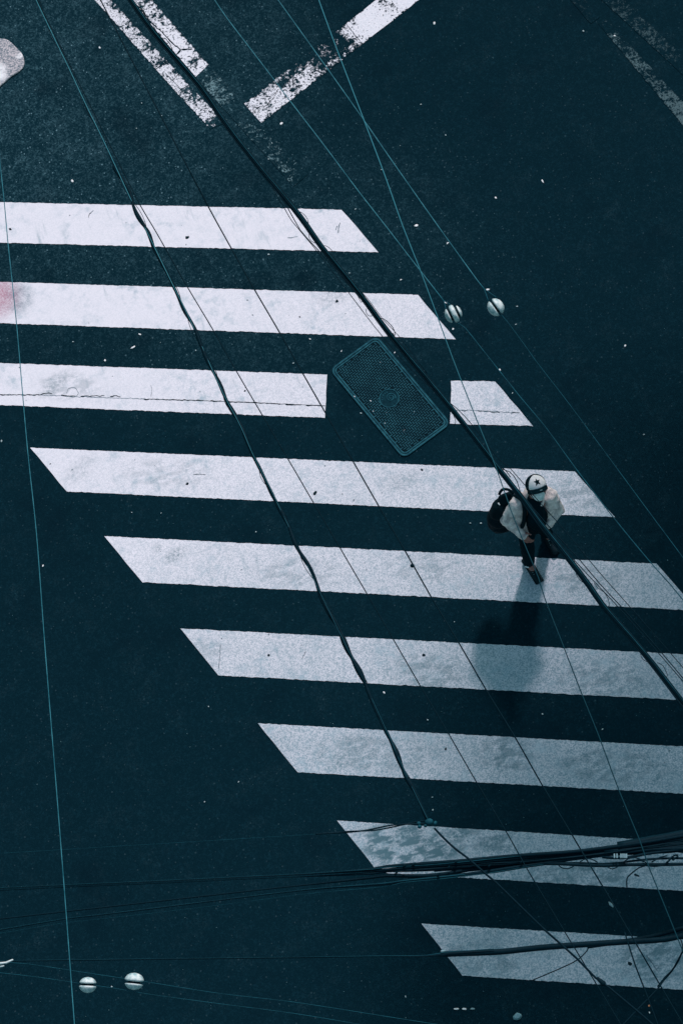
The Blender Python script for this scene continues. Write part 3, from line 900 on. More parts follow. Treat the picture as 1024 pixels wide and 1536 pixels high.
lw([ez(520, 460), ez(640, 440), ez(780, 415), ez(900, 395), (1024, 1252)], .036, zo=-.01, e=(False, True))
lw([ez(420, 500), ez(600, 490), ez(780, 480), ez(900, 475), (1024, 1270)], .034, zo=-.02, e=(False, True))
lw([ez(400, 540), ez(480, 548), ez(600, 545), ez(720, 520), ez(860, 500), (1024, 1274)], .011, zo=.0, e=(False, True))
for q in range(6):
    a = random.uniform(-8, 8)
    lw([dz(300 + 60 * q, 455 + a - q * 9), dz(560 + 40 * q, 430 + a - q * 6), ez(0, 548 + a), ez(300, 520 + a), ez(620, 480 + a), (1024, 1262 + a * .8)], .0042, zo=-.01 + .006 * q, e=(False, True), wob=.02)
# the separate straight lower cable
lw([dz(1000, 405), (830, 1295), ez(120, 592), ez(260, 600), ez(420, 605), ez(600, 598), ez(800, 598), (1024, 1296)], .0125, e=(False, True))
lw([ez(0, 590), ez(200, 583), ez(400, 590), ez(560, 578), ez(700, 560), ez(860, 548), (1024, 1287)], .0062, e=(False, True))
lw([ez(500, 590), ez(640, 572), ez(760, 560), ez(900, 552), (1030, 1288)], .006, e=(False, True))


def lloop(pts, r=.0042, name='cable_loop'):
    bm = bmesh.new(); tube(bm, spline([at(x, y, HB + .02) for x, y in pts], .02), r, 6); obj(name, bm, M['black'], lo_, True)


lloop([ez(65, 600), ez(90, 622), ez(140, 630), ez(185, 610)])
lloop([ez(230, 580), ez(260, 560), ez(300, 553), ez(340, 565), ez(365, 582)])
lloop([ez(440, 615), ez(480, 632), ez(520, 615)])
lloop([ez(565, 580), ez(600, 555), ez(650, 545), ez(700, 560), ez(745, 590)])
lloop([ez(600, 550), ez(660, 548), ez(720, 580)], .003)
lloop([ez(740, 605), ez(800, 615), ez(850, 608)], .004)
lloop([ez(890, 590), ez(920, 560), ez(950, 530), ez(985, 525), ez(975, 540), ez(940, 565)], .007)
lloop([ez(780, 580), ez(840, 545), ez(900, 530)], .005)
for x in (495, 515, 545, 560, 575, 588):
    bm = bmesh.new(); a = at(*ez(x, 520), HB + .055); b = at(*ez(x, 545), HB + .055); limb(bm, a, b, .006, .006, 8)
    obj('wire_clamp', bm, M['scrapdim'], lo_, True)
for (x, y) in ((112, 424), (170, 415), (395, 434), (440, 400), (655, 425), (860, 400), (60, 470), (330, 480)):
    bm = bmesh.new(); a = at(*dz(x - 6, y + 9), HB + .03); b = at(*dz(x + 6, y - 9), HB + .03); tube(bm, [a, (a + b) / 2 + UP * .02, b], .007, 6); obj('cable_tie', bm, M['black'], lo_, True)

tw = cable_thing('twisted_cable', 'thin twisted cable coming from the left edge to the splice on the stained stripe')
lw([(0, 1280), (76, 1275.7), (166, 1270), (340, 1259), (473, 1251)], .0020, 'dimteal', 'messenger_wire', h=6.9, e=(True, False), par=tw)
P = spline([at(x, y, 6.9) for x, y in ((473, 1251), (521, 1247.8), (556, 1245), (586, 1239.5), (610, 1236), (643, 1232.5))], .02)
for ph, rr in ((0, .0055), (PI, .0050)):
    bm = bmesh.new(); Q = []
    for i, p in enumerate(P):
        fa = min(1, i / 30)
        a = P[max(0, i - 1)]; b = P[min(len(P) - 1, i + 1)]; t = (b - a).normalized(); nn = t.cross(UP).normalized()
        Q.append(p + nn * (.010 * fa * math.sin(i * .22 + ph)) + UP * (.010 * fa * math.cos(i * .22 + ph)))
    tube(bm, Q, rr, 6); obj('cable_strand', bm, M['black'], tw, True)

th = cable_thing('thick_cable', 'single thick smooth black cable across the bottommost stripe')
lw([(300, 1438), (466, 1436), (559, 1434.6), (640, 1434.5), (670, 1431), (710, 1429.5), (752, 1427.5), (809, 1421.5), (870, 1417), (940, 1412.5), (996, 1409), (1024, 1403)], .0225, h=5.2, par=th, name='cable_strand', wob=.0, slim=(655, 672, .22))
lw([(300, 1437), (466, 1435), (559, 1433.6), (640, 1432.5), (668, 1428), (740, 1423)], .0022, 'dimteal', 'messenger_wire', h=5.22, par=th, zo=.015, e=(True, False))
bm = bmesh.new(); a = at(662, 1427, 5.22); limb(bm, a, at(667, 1426, 5.22), .009, .007); obj('cable_cap', bm, M['scrapdim'], th, True)
lw([(880, 1420), (930, 1413), (975, 1405), (1024, 1392)], .016, h=5.2, par=th, name='side_cable', e=(False, True))

wire([(797.5, 1470.6), (825, 1459), (850, 1448), (867, 1438.7), (880, 1425.6), (884, 1415)], 5.0, .0042, M['black'], 'short curved black wire arching under the thick cable on the bottommost stripe', e0=False, e1=False)
wire([(936, 1398), (942, 1417), (952, 1448), (964.5, 1480), (985, 1535)], 6.0, .0052, M['black'], 'short steep black wire near the dark smear on the bottommost stripe', e0=False)
wire([(1024, 1425), (1011, 1450), (1003, 1461), (992.5, 1473), (985, 1484), (960, 1510)], 5.0, .0068, M['black'], 'doubled black cable cutting the lower right corner')
wire([(1018, 1405), (1023, 1418), (1021, 1432), (1012, 1450), (996, 1466), (985, 1480)], 5.0, .0040, M['black'], 'wavy black wire hugging the doubled cable in the lower right corner', e0=False, e1=False)
wire([(939.5, 1331), (939, 1322), (941, 1315), (949, 1308), (957, 1302), (966, 1299)], HB, .0048, M['black'], 'kinked black drop wire hanging from the cable tangle', e0=False, e1=False)
bm = bmesh.new(); limb(bm, at(952, 1312, HB), at(957, 1314, HB), .009, .006); obj('splice', bm, M['black'], [q for q in COL.objects if q.name.startswith('overhead_wire')][-1], True)
wire([(-40, 1440), (0, 1443), (44, 1446), (103, 1455), (195, 1469), (240, 1476), (289, 1484), (340, 1491.6), (440, 1503), (600, 1528)], 7.6, .0018, M['dimteal'], 'faint teal wire passing through the upper right one of the two lower insulators')
wire([(-40, 1455), (0, 1459), (60, 1466), (126, 1476), (170, 1482), (222, 1491), (340, 1507), (440, 1520), (560, 1540)], 7.6, .0018, M['dimteal'], 'faint teal wire passing through the lower left one of the two lower insulators')


# ------------------------------------------------------------------ insulators
def insulator(px, py, h, gdir, r, grooves, label, stretch=1.08):
    c = at(px, py, h)
    root = empty('strain_insulator', label, 'insulator', 'white wire insulators', loc=c)
    g = (at(px + gdir[0] * 20, py + gdir[1] * 20, h) - c).normalized()
    view = (Vector((0, 0, H)) - c).normalized()
    axis = g.cross(view).normalized()
    e2 = g; e3 = axis.cross(e2).normalized()
    edges = [-1.0] + [q for gg in grooves for q in (gg - .13, gg + .13)] + [1.0]
    for a, b in zip(edges[::2], edges[1::2]):
        bm = bmesh.new(); prof = []
        n = 10
        w_ = b - a
        for i in range(n + 1):
            x = a + w_ * i / n
            rr = math.sqrt(max(0, 1 - min(1, abs(x) ** 2.0)))
            # round the lobe edges at grooves
            d = min((x - a) if a > -1 else 9, (b - x) if b < 1 else 9) / .16
            if d < 1: rr *= .80 + .20 * math.sqrt(max(0, 1 - (1 - d) ** 2))
            prof.append((x, rr))
        prev = None; S_ = 28
        for x, rr in prof:
            rr = max(rr, .002)
            ring = [bm.verts.new(axis * (x * r) + (e2 * (math.cos(2 * PI * q / S_) * stretch) + e3 * math.sin(2 * PI * q / S_)) * (rr * r)) for q in range(S_)]
            if prev:
                for q in range(S_): bm.faces.new((prev[q], prev[(q + 1) % S_], ring[(q + 1) % S_], ring[q]))
            else: bm.faces.new(ring[::-1])
            prev = ring
        bm.faces.new(prev)
        bmesh.ops.recalc_face_normals(bm, faces=bm.faces[:])
        obj('porcelain_lobe', bm, M['porcelain'], root, True)
    bm = bmesh.new(); prev = None
    for x in (-.86, -.5, 0, .5, .86):
        rr = .72 * math.sqrt(1 - x * x) + .02
        ring = [bm.verts.new(axis * (x * r) + (e2 * math.cos(2 * PI * q / 24) + e3 * math.sin(2 * PI * q / 24)) * (rr * r)) for q in range(24)]
        if prev:
            for q in range(24): bm.faces.new((prev[q], prev[(q + 1) % 24], ring[(q + 1) % 24], ring[q]))
        else: bm.faces.new(ring[::-1])
        prev = ring
    bm.faces.new(prev)
    bmesh.ops.recalc_face_normals(bm, faces=bm.faces[:])
    obj('core', bm, M['groove'], root, True)
    return root, c


def fork(root, c, pts_list, h):
    for pts in pts_list:
        bm = bmesh.new(); tube(bm, spline([at(x, y, h) - c for x, y in pts], .02), .0034, 6); obj('wire_fork', bm, M['dimteal'], root, True)


r1, c1 = insulator(679.5, 471, 8.0, (.42, .9), .060, (-.52, .33), 'white ribbed insulator above the right tip of the second stripe, left of the top pair')
fork(r1, c1, [[(665, 451), (672, 455), (680, 461)], [(665, 451), (667, 458), (669, 467)], [(684, 484), (688, 485.6)]], 8.0)
r2, c2 = insulator(743, 461, 8.0, (.58, .8), .057, (.02,), 'white ribbed insulator over bare asphalt, right of the top pair', 1.12)
fork(r2, c2, [[(725.5, 433), (735, 440), (744, 446)], [(725.5, 433), (729, 443), (732, 452)], [(748, 470), (753, 474)]], 8.0)
insulator(132, 1477.5, 7.6, (1, .04), .052, (-.05,), 'white split insulator nearest the left wire, left of the bottom pair', 1.12)
insulator(201.5, 1472, 7.6, (1, .10), .056, (.12,), 'white split insulator farther from the left wire, right of the bottom pair', 1.15)
fr = empty('wire_clamp', 'small bright metal clamp on a wire at the left edge near the bottom', 'wire clamp')
for a, b, r_ in (((-8, 1446), (10, 1444), .009), ((10, 1444), (19, 1440), .008), ((-8, 1452), (6, 1449), .006)):
    bm = bmesh.new(); limb(bm, at(*a, 7.6), at(*b, 7.6), r_, r_ * .8, 8); obj('clamp_body', bm, M['porcelain'], fr, True)


# ------------------------------------------------------------------ litter
def scrap(px, py, rx, ry, mat, label, name='litter_scrap', cat='litter', group=None, hz=.006, n=7, rot=None):
    bm = bmesh.new(); c = at(px, py); a0 = random.random() * 6 if rot is None else rot
    top = []; bot = []
    for i in range(n):
        a = 2 * PI * i / n; rr = random.uniform(.7, 1.15)
        x, y = rx * rr * math.cos(a), ry * rr * math.sin(a)
        X = x * math.cos(a0) - y * math.sin(a0); Y = x * math.sin(a0) + y * math.cos(a0)
        bot.append(bm.verts.new((X, Y, 0))); top.append(bm.verts.new((X * .7, Y * .7, hz * random.uniform(.7, 1.2))))
    for i in range(n):
        j = (i + 1) % n; bm.faces.new((bot[i], bot[j], top[j], top[i]))
    bm.faces.new(top)
    o = obj(name, bm, M[mat]); o.location = (c.x, c.y, .0045)
    return tag(o, label, cat, group)


SP = [(150, 72, 1.3), (213, 155, .7), (243, 174, .7), (205, 193, .6), (109, 272, 1.5), (422, 186, 1.4), (408, 215, .9), (403, 239, .9), (403, 382, .9),
      (572, 255, .8), (631, 157, .9), (651, 35, 1.6), (668, 203, .8), (624, 339, 1.4), (671, 365, 1.0), (813, 272, 1.5), (743, 297, 1.0), (600, 219, .5),
      (601, 420, 1.2), (524, 410, .8), (533, 314, .9), (210, 502, 1.6), (110, 513, .9), (158, 541, 1.2), (294, 526, .8), (241, 514, .5), (440, 545, .9), (465, 509, 1.1),
      (512, 527, 1.0), (592, 529, 1.1), (570, 544, .7), (555, 602, 1.3), (559, 617, 1.0), (532, 595, 1.0), (541, 620, .9), (577, 635, .9), (581, 640, 1.1), (606, 647, 1.4), (621, 618, .8), (580, 619, .7),
      (937, 519, 1.2), (965, 652, .8), (65, 849, 1.0), (705, 785, .7), (721, 785, .9), (749, 555, 1.0), (768, 590, .8), (3, 662, .9), (198, 769, .6), (242, 770, .6), (576, 1039, 1.1), (681, 933, .7), (641, 1080, .8), (813, 1071, .9), (903, 1094, .9), (384, 798, .9), (313, 1060, .8), (358, 1173, .8),
      (648, 1196, .6), (649, 1215, .7), (168, 1480, .9), (608, 1495, .9), (307, 1203, .8), (679, 494, 1.2), (668, 454, 1.2), (731, 435, 1.3), (773, 487, .8), (775, 460, .8), (921, 54, 1.2), (874, 47, .9)]
for i, (x, y, s_) in enumerate(SP):
    r_ = .0135 * s_
    scrap(x, y, r_ * random.uniform(.8, 1.25), r_ * random.uniform(.45, .85), 'scrap' if s_ > .95 else 'scrapmid', 'tiny white fleck of litter lying on the dark road', 'litter_fleck', 'litter', 'white flecks scattered on the road')
scrap(200, 521.5, .034, .012, 'scrap', 'curled white paper scrap between the second and third stripes, near the left')
scrap(696, 1513.5, .024, .010, 'scrap', 'bright white paper strip in the dark below the bottommost stripe, middle of three bits', hz=.01, rot=math.atan2(RT.y, RT.x))
scrap(684, 1513.5, .024, .010, 'scrap', 'bright white paper strip below the bottommost stripe, left of three bits', hz=.01, rot=math.atan2(RT.y, RT.x))
scrap(708, 1513.5, .024, .010, 'scrapdim', 'dull teal paper strip below the bottommost stripe, right of three bits', hz=.01, rot=math.atan2(RT.y, RT.x))
scrap(776, 1524, .045, .035, 'grit', 'dim teal crumpled wrapper near the bottom edge', 'crumpled_wrapper', 'wrapper', hz=.02, n=9)
scrap(972.6, 1509, .012, .009, 'orange', 'tiny orange speck of litter near the bottom right corner')
scrap(973.4, 1519, .010, .006, 'scrap', 'tiny white speck just below the orange speck')
scrap(915.5, 1357, .035, .014, 'scrapdim', 'small grey leaf on dark asphalt between the two lowest stripes', 'fallen_leaf', 'leaf', n=9)
for (x, y, s_, lab) in ((16, 344, .018, 'round dark gum spot on the topmost stripe by the left edge'), (281, 356.5, .024, 'dark gum spot on the topmost stripe by its lower edge'),
                        (281, 726, .018, 'dark gum spot low on the stripe under the manhole cover, left of the lashed cable'), (472.5, 740, .024, 'larger dark gum spot between lashed cable and thin wire under the manhole stripe'),
                        (632.5, 705, .016, 'dark gum spot below the lower corner of the manhole cover'), (635.5, 983, .019, 'dark oval gum spot on the clean third pointed stripe'),
                        (76, 696, .009, 'tiny dark dot near the pointed left end of the stripe below the manhole cover'), (668, 1123.5, .015, 'dark gum spot high on the greyish stripe'),
                        (944, 1445.5, .022, 'dark blot beside the short steep wire on the bottommost stripe'), (403, 983, .015, 'blurred dark dot on the left part of the third pointed stripe'),
                        (367.5, 586.5, .013, 'small dark smudge above the crack on the interrupted stripe'), (449.5, 475.5, .010, 'tiny dark dot on the red stained stripe'), (505, 452, .020, 'dark scuffed dot on the red stained stripe left of the cable bundle')):
    scrap(x, y, s_, s_ * .78, 'gum', lab, 'gum_spot', 'gum', 'dark gum spots on the stripes', hz=.004, n=10)

# grit: too small and many to count
bm = bmesh.new()
for i in range(1500):
    if i < 700:
        x, y = random.gauss(140, 190), random.gauss(190, 170)
    elif i < 1150:
        x, y = random.uniform(-20, 700), random.uniform(0, 900)
    else:
        x, y = random.uniform(-20, 1040), random.uniform(0, 1540)
    if not (-60 < x < 1080 and -60 < y < 1600): continue
    # keep off the paint
    row = 303 + 0
    on = False
    for kq, q in S.items():
        tl, bl, tr, br = q
        t = (x - tl[0]) / (tr[0] - tl[0]); yt = tl[1] + (tr[1] - tl[1]) * t; yb = bl[1] + (br[1] - bl[1]) * ((x - bl[0]) / (br[0] - bl[0]))
        if yt - 4 < y < yb + 4 and tl[0] < x < br[0]: on = True
    if 540 < y < 642 and x < 805: on = True
    if on: continue
    c = at(x, y, .003); s_ = random.choice((.0028, .0035, .0045, .0065)) * random.uniform(.7, 1.15)
    a = random.random() * 6
    vs = [bm.verts.new((c.x + s_ * math.cos(a + k_ * 2.09) * random.uniform(.7, 1.3), c.y + s_ * math.sin(a + k_ * 2.09), .001)) for k_ in range(3)]
    tp = bm.verts.new((c.x, c.y, .001 + s_ * 1.2))
    for k_ in range(3): bm.faces.new((vs[k_], vs[(k_ + 1) % 3], tp))
tag(obj('road_grit', bm, M['grit']), 'pale grit scattered over the dark asphalt', 'grit', kind='stuff')

# ------------------------------------------------------------------ person
person = empty('person', 'pedestrian in a star cap, pale face mask and cream jacket stepping over the crosswalk', 'person', loc=at(805, 838))
pb = person.location.copy()


def pt(x, y, h): return at(x, y, h) - pb


def finish(o, vox=None, smooth=4, disp=None, thick=None):
    if vox:
        m = o.modifiers.new('remesh', 'REMESH'); m.mode = 'VOXEL'; m.voxel_size = vox; m.use_smooth_shade = True
    if smooth:
        m = o.modifiers.new('smooth', 'SMOOTH'); m.factor = .5; m.iterations = smooth
    if disp:
        t = bpy.data.textures.new(o.name + '_folds', 'CLOUDS'); t.noise_scale = disp[1]; t.noise_depth = 2
        m = o.modifiers.new('folds', 'DISPLACE'); m.texture = t; m.strength = disp[0]; m.mid_level = .5; m.texture_coords = 'LOCAL'
    return o


# horizontal facing directions
Fb = (at(520, 822) - at(505, 768)); Fb.z = 0; Fb.normalize()         # body faces down / slightly right
Lf = Vector((-Fb.y, Fb.x, 0))                                         # their left
if Lf.dot(RT) < 0: Lf = -Lf
Fh = (at(526, 822) - at(510, 768)); Fh.z = 0; Fh.normalize()
Lhd = Vector((-Fh.y, Fh.x, 0))
if Lhd.dot(RT) < 0: Lhd = -Lhd
pitch = math.radians(48)
fh = Fh * math.cos(pitch) + UP * math.sin(pitch)
uh = -Fh * math.sin(pitch) + UP * math.cos(pitch)
HC = pt(804.5, 733, 1.50)
HM = Matrix((Lhd, fh, uh)).transposed()      # columns: x=their left(image right), y=forward, z=up


def hp(x, y, z): return HC + HM @ Vector((x, y, z))


neck = pt(801, 752, 1.36)
shR, elR, wrR = pt(774, 756, 1.31), pt(760, 779, 1.12), pt(781, 800, 1.02)
shL, elL, wrL = pt(826, 743, 1.30), pt(838, 765, 1.07), pt(823, 783, 1.02)
chest, belly, pelvis = pt(801, 762, 1.20), pt(800, 772, 1.02), pt(799, 778, .90)
hipR, knR, anR = pt(791, 782, .86), pt(789, 812, .50), pt(793, 844, .09)
hipL, knL, anL = pt(808, 777, .86), pt(814, 792, .47), pt(820, 799, .10)
toeR, toeL = pt(805, 866, .03), pt(826, 815, .03)

bm = bmesh.new()
# head
ellipsoid(bm, hp(0, -.008, .028), (.076, .094, .088), HM)
ellipsoid(bm, hp(0, .022, -.045), (.056, .066, .066), HM)
ellipsoid(bm, hp(0, .062, -.088), (.026, .022, .020), HM)              # chin
limb(bm, hp(0, .090, .012), hp(0, .106, -.022), .009, .013)             # nose
ellipsoid(bm, hp(0, .078, .034), (.050, .016, .012), HM)               # brow
ellipsoid(bm, hp(0, .088, -.058), (.024, .010, .008), HM)              # lips
for s_ in (-1, 1):
    ellipsoid(bm, hp(s_ * .078, -.006, -.004), (.010, .019, .031), HM)  # ears
    ellipsoid(bm, hp(s_ * .040, .066, -.020), (.022, .020, .018), HM)  # cheeks
limb(bm, hp(0, -.02, -.05), neck, .054, .058)
limb(bm, neck, chest, .070, .115)
limb(bm, chest, belly, .125, .115); limb(bm, belly, pelvis, .115, .125)
for a, b, c, r0, r1_, r2_ in ((shR, elR, wrR, .050, .040, .026), (shL, elL, wrL, .050, .040, .026)):
    limb(bm, chest + (neck - chest) * .6, a, .06, .05); limb(bm, a, b, r0, r1_); limb(bm, b, c, r1_, r2_)
for a, b, c, t_ in ((hipR, knR, anR, toeR), (hipL, knL, anL, toeL)):
    limb(bm, pelvis, a, .11, .09); limb(bm, a, b, .085, .055); limb(bm, b, c, .055, .036); limb(bm, c, t_, .036, .028)


# hands
def hand(bm, wr, direction, thumbside, curl):
    wr = wr - direction.normalized() * .03
    d = direction.normalized(); side = (thumbside - d * thumbside.dot(d)).normalized(); dn = d.cross(side).normalized()
    if dn.z > 0: dn = -dn
    for q in (-1, -.33, .33, 1):
        limb(bm, wr + side * q * .012, wr + d * .085 + side * q * .030, .016, .0125, 10)
    for q, ln in ((.034, .068), (.012, .078), (-.011, .072), (-.032, .056)):
        p0 = wr + d * .088 + side * q
        p1 = p0 + (d * math.cos(curl * .5) + dn * math.sin(curl * .5)) * ln * .45
        p2 = p1 + (d * math.cos(curl * 1.2) + dn * math.sin(curl * 1.2)) * ln * .32
        p3 = p2 + (d * math.cos(curl * 1.9) + dn * math.sin(curl * 1.9)) * ln * .25
        limb(bm, p0, p1, .0098, .0088, 10); limb(bm, p1, p2, .0088, .0080, 10); limb(bm, p2, p3, .0080, .0070, 10)
    t0 = wr + d * .025 + side * .024; t1 = t0 + (d * .55 + side * .75 + dn * .2).normalized() * .042; t2 = t1 + (d * .85 + side * .2 + dn * .4).normalized() * .032
    limb(bm, t0, t1, .013, .0105, 10); limb(bm, t1, t2, .0105, .0085, 10)


hand(bm, wrR + (wrR - elR).normalized() * .015, (wrR - elR) + Fb * .05, Lf * .6 + UP * .8, .55)
hand(bm, wrL + (wrL - elL).normalized() * .015, (wrL - elL) - Lf * .05, -Lf * .6 + UP * .8, .55)
body = finish(obj('body', bm, M['skin'], person, True), .0045, 3)
for s_ in (-1, 1):
    bm = bmesh.new(); ellipsoid(bm, hp(s_ * .031, .081, .012), (.013, .009, .008), HM, 12, 8); obj('eye', bm, M['eye'], person, True)

# hair: sides and back below the cap
bm = bmesh.new()
ellipsoid(bm, hp(0, -.030, .000), (.084, .082, .082), HM)
ellipsoid(bm, hp(-.066, -.004, -.030), (.020, .034, .058), HM)
ellipsoid(bm, hp(.066, -.012, -.030), (.018, .030, .050), HM)
ellipsoid(bm, hp(-.055, -.030, -.075), (.030, .035, .040), HM)
ellipsoid(bm, hp(.0, -.060, -.060), (.060, .040, .055), HM)
finish(obj('hair', bm, M['hair'], person, True), .006, 2, (.012, .012))

# mask
bm = bmesh.new()
nu, nv = 18, 12; g = []
for i in range(nv + 1):
    row = []
    ph = -1.0 + 1.05 * i / nv * 1.0
    for j in range(nu + 1):
        a = -1.25 + 2.5 * j / nu
        rx, ry, rz = .068, .098, .105
        bulge = 1 + .13 * math.exp(-(a * 2.2) ** 2) * math.exp(-((ph + .35) * 2.2) ** 2)
        pleat = 1 + .012 * math.sin(ph * 22)
        x = rx * math.sin(a) * math.cos(ph * .9) * pleat; y = ry * math.cos(a) * math.cos(ph * .75) * bulge * pleat + .010; z = -.008 + rz * math.sin(ph * .95)
        row.append(bm.verts.new(hp(x, y + .006, z)))
    g.append(row)
for i in range(nv):
    for j in range(nu): bm.faces.new((g[i][j], g[i][j + 1], g[i + 1][j + 1], g[i + 1][j]))
mk = obj('face_mask', bm, M['mask'], person, True)
m = mk.modifiers.new('thickness', 'SOLIDIFY'); m.thickness = .003
for s_ in (-1, 1):
    for zz in (-.02, -.06):
        bm = bmesh.new(); tube(bm, spline([hp(s_ * .064, .05, zz), hp(s_ * .077, .02, zz * .6), hp(s_ * .086, -.01, zz * .3 + .004)], .01), .0018, 6); obj('ear_loop', bm, M['white_cloth'], mk, True)

# cap: dome in two colours
capc = Vector((0, -.006, .038)); CR = (.096, .112, .098)


def cap_pt(a, e, s_=1.0):
    """a azimuth from forward (to their left positive), e elevation"""
    return hp(capc.x + CR[0] * s_ * math.sin(a) * math.cos(e), capc.y + CR[1] * s_ * math.cos(a) * math.cos(e), capc.z + CR[2] * s_ * math.sin(e))


cap = bpy.data.objects.new('cap', None); COL.objects.link(cap); cap.parent = person


def dome(a0, a1, e0, e1, name, mat, na=20, ne=14, s_=1.0, par=None):
    bm = bmesh.new(); g = []
    for i in range(ne + 1):
        e = e0 + (e1 - e0) * i / ne
        g.append([bm.verts.new(cap_pt(a0 + (a1 - a0) * j / na, e, s_)) for j in range(na + 1)])
    for i in range(ne):
        for j in range(na): bm.faces.new((g[i][j], g[i][j + 1], g[i + 1][j + 1], g[i + 1][j]))
    bmesh.ops.remove_doubles(bm, verts=bm.verts[:], dist=1e-5)
    bmesh.ops.recalc_face_normals(bm, faces=bm.faces[:])
    o = obj(name, bm, mat, par, True); m = o.modifiers.new('t', 'SOLIDIFY'); m.thickness = .0025; m.offset = 1
    return o


dome(-.88, 1.34, -.02, PI * .5, 'front_panel', M['white_cloth'], s_=1.0, par=cap)
dome(1.34, 2 * PI - .88, -.18, PI * .5, 'rear_panel', M['navy'], na=30, s_=.995, par=cap)
bm = bmesh.new(); ellipsoid(bm, cap_pt(0, PI / 2, 1.02), .007, None, 10, 6); obj('top_button', bm, M['navy'], cap, True)
# brim
bm = bmesh.new(); g = []
for i in range(9):
    t = i / 8; row = []
    for j in range(21):
        a = -1.15 + 2.3 * j / 20
        ext_ = .062 * t * (math.cos(a * 1.25) ** .7 if abs(a * 1.25) < 1.56 else 0)
        x = (CR[0] + .002) * math.sin(a) * (1 + .06 * t); y = (CR[1] + .002) * math.cos(a) + ext_
        z = -.002 - .020 * t * 1.0 - .16 * x * x / .1 * (.4 + t)
        row.append(bm.verts.new(hp(capc.x + x, capc.y + y, capc.z + z)))
    g.append(row)
for i in range(8):
    for j in range(20): bm.faces.new((g[i][j], g[i][j + 1], g[i + 1][j + 1], g[i + 1][j]))
brim = obj('brim', bm, M['navy'], cap, True); m = brim.modifiers.new('t', 'SOLIDIFY'); m.thickness = .004
# star
bm = bmesh.new(); sa, se = .16, .62
pts = []
for i in range(10):
    a = PI / 2 + i * PI / 5; r_ = .40 if i % 2 == 0 else .165
    pts.append((sa + r_ * math.cos(a) * 1.25 * .9, se + r_ * math.sin(a)))
cvx = bm.verts.new(cap_pt(sa, se, 1.045))
vv = [bm.verts.new(cap_pt(a, e, 1.045)) for a, e in pts]
for i in range(10): bm.faces.new((cvx, vv[i], vv[(i + 1) % 10]))
bmesh.ops.recalc_face_normals(bm, faces=bm.faces[:])
obj('star', bm, M['navy'], cap)
bm = bmesh.new(); box(bm, hp(.025, CR[1] + .035, capc.z - .006), Lhd, fh, uh, .010, .006, .0015); obj('brim_label', bm, M['scrapdim'], cap)

# shirt, jacket, trousers
bm = bmesh.new()
limb(bm, neck + UP * .02 + Fb * .01, neck + UP * .01 - Fb * .01, .070, .070); limb(bm, neck - UP * .01 + Fb * .02, chest + Fb * .075, .066, .105); limb(bm, chest + Fb * .075, pelvis + Fb * .06, .105, .10)
finish(obj('shirt', bm, M['shirt'], person, True), .009, 4, (.015, .06))
bm = bmesh.new()
shc = (shR + shL) / 2
limb(bm, shR + Lf * .02, shc - Fb * .04, .068, .075); limb(bm, shL - Lf * .02, shc - Fb * .04, .068, .075)
for s_, sh in ((-1, shR), (1, shL)):
    limb(bm, sh - Lf * s_ * .035 + Fb * .02, pelvis + Lf * s_ * .115 + Fb * .055 - UP * .02, .070, .078)
    limb(bm, sh - Lf * s_ * .04 - Fb * .03, pelvis + Lf * s_ * .10 - Fb * .05 - UP * .02, .075, .085)
limb(bm, shc - Fb * .05, pelvis - Fb * .07, .09, .09)
limb(bm, shR, elR, .068, .066); limb(bm, elR, wrR + (wrR - elR) * .15, .068, .046)
limb(bm, shL, elL, .060, .052); limb(bm, elL, wrL + (wrL - elL) * .15, .052, .040)
# cuffs and collar
for w_, e_ in ((wrR, elR), (wrL, elL)):
    d = (w_ - e_).normalized(); limb(bm, w_ - d * .035, w_ - d * .005, .040, .038)
cn = [neck + Vector((0, 0, .012)) + (Lf * math.cos(a) + Fb * math.sin(a)) * .075 for a in [(-.25 + 1.5 * q / 14) * -PI + PI * 0 for q in range(15)]]
for a, b in zip(cn[:-1], cn[1:]): limb(bm, a, b, .020, .020, 8)
finish(obj('jacket', bm, M['jacket'], person, True), .008, 3, (.020, .05))
bm = bmesh.new()
limb(bm, pelvis + UP * .03, pelvis - UP * .02, .135, .14)
for a, b, c in ((hipR, knR, anR), (hipL, knL, anL)):
    limb(bm, a, b, .095, .072); limb(bm, b, c + (b - c) * .06, .072, .058)
finish(obj('trousers', bm, M['trousers'], person, True), .010, 3, (.020, .06))
for a, t_ in ((anR, toeR), (anL, toeL)):
    bm = bmesh.new(); d = (t_ - a); d.z = 0; d.normalize(); sd2 = d.cross(UP)
    b0 = Vector((a.x, a.y, 0))
    limb(bm, b0 - d * .045 + UP * .045, b0 + d * .09 + UP * .045, .042, .043)
    limb(bm, b0 + d * .08 + UP * .04, b0 + d * .185 + UP * .034, .045, .036)
    limb(bm, a + UP * .02, b0 + UP * .05, .044, .045)
    sh_ = finish(obj('shoe', bm, M['shoe'], person, True), .007, 2)
    bm = bmesh.new()
    box(bm, b0 + d * .06 + UP * .010, d, sd2, UP, .150, .045, .009, .006); obj('sole', bm, M['groove'], sh_)
    bm = bmesh.new()
    for q in range(4): limb(bm, b0 + d * (.05 + q * .022) - sd2 * .02 + UP * (.092 - q * .006), b0 + d * (.058 + q * .022) + sd2 * .02 + UP * (.092 - q * .006), .003, .003, 6)
    obj('lace', bm, M['scrapdim'], sh_)
bm = bmesh.new(); limb(bm, pt(788, 850, .12), pt(792, 851, .12), .008, .006); obj('ankle_tag', bm, M['scrap'], person, True)

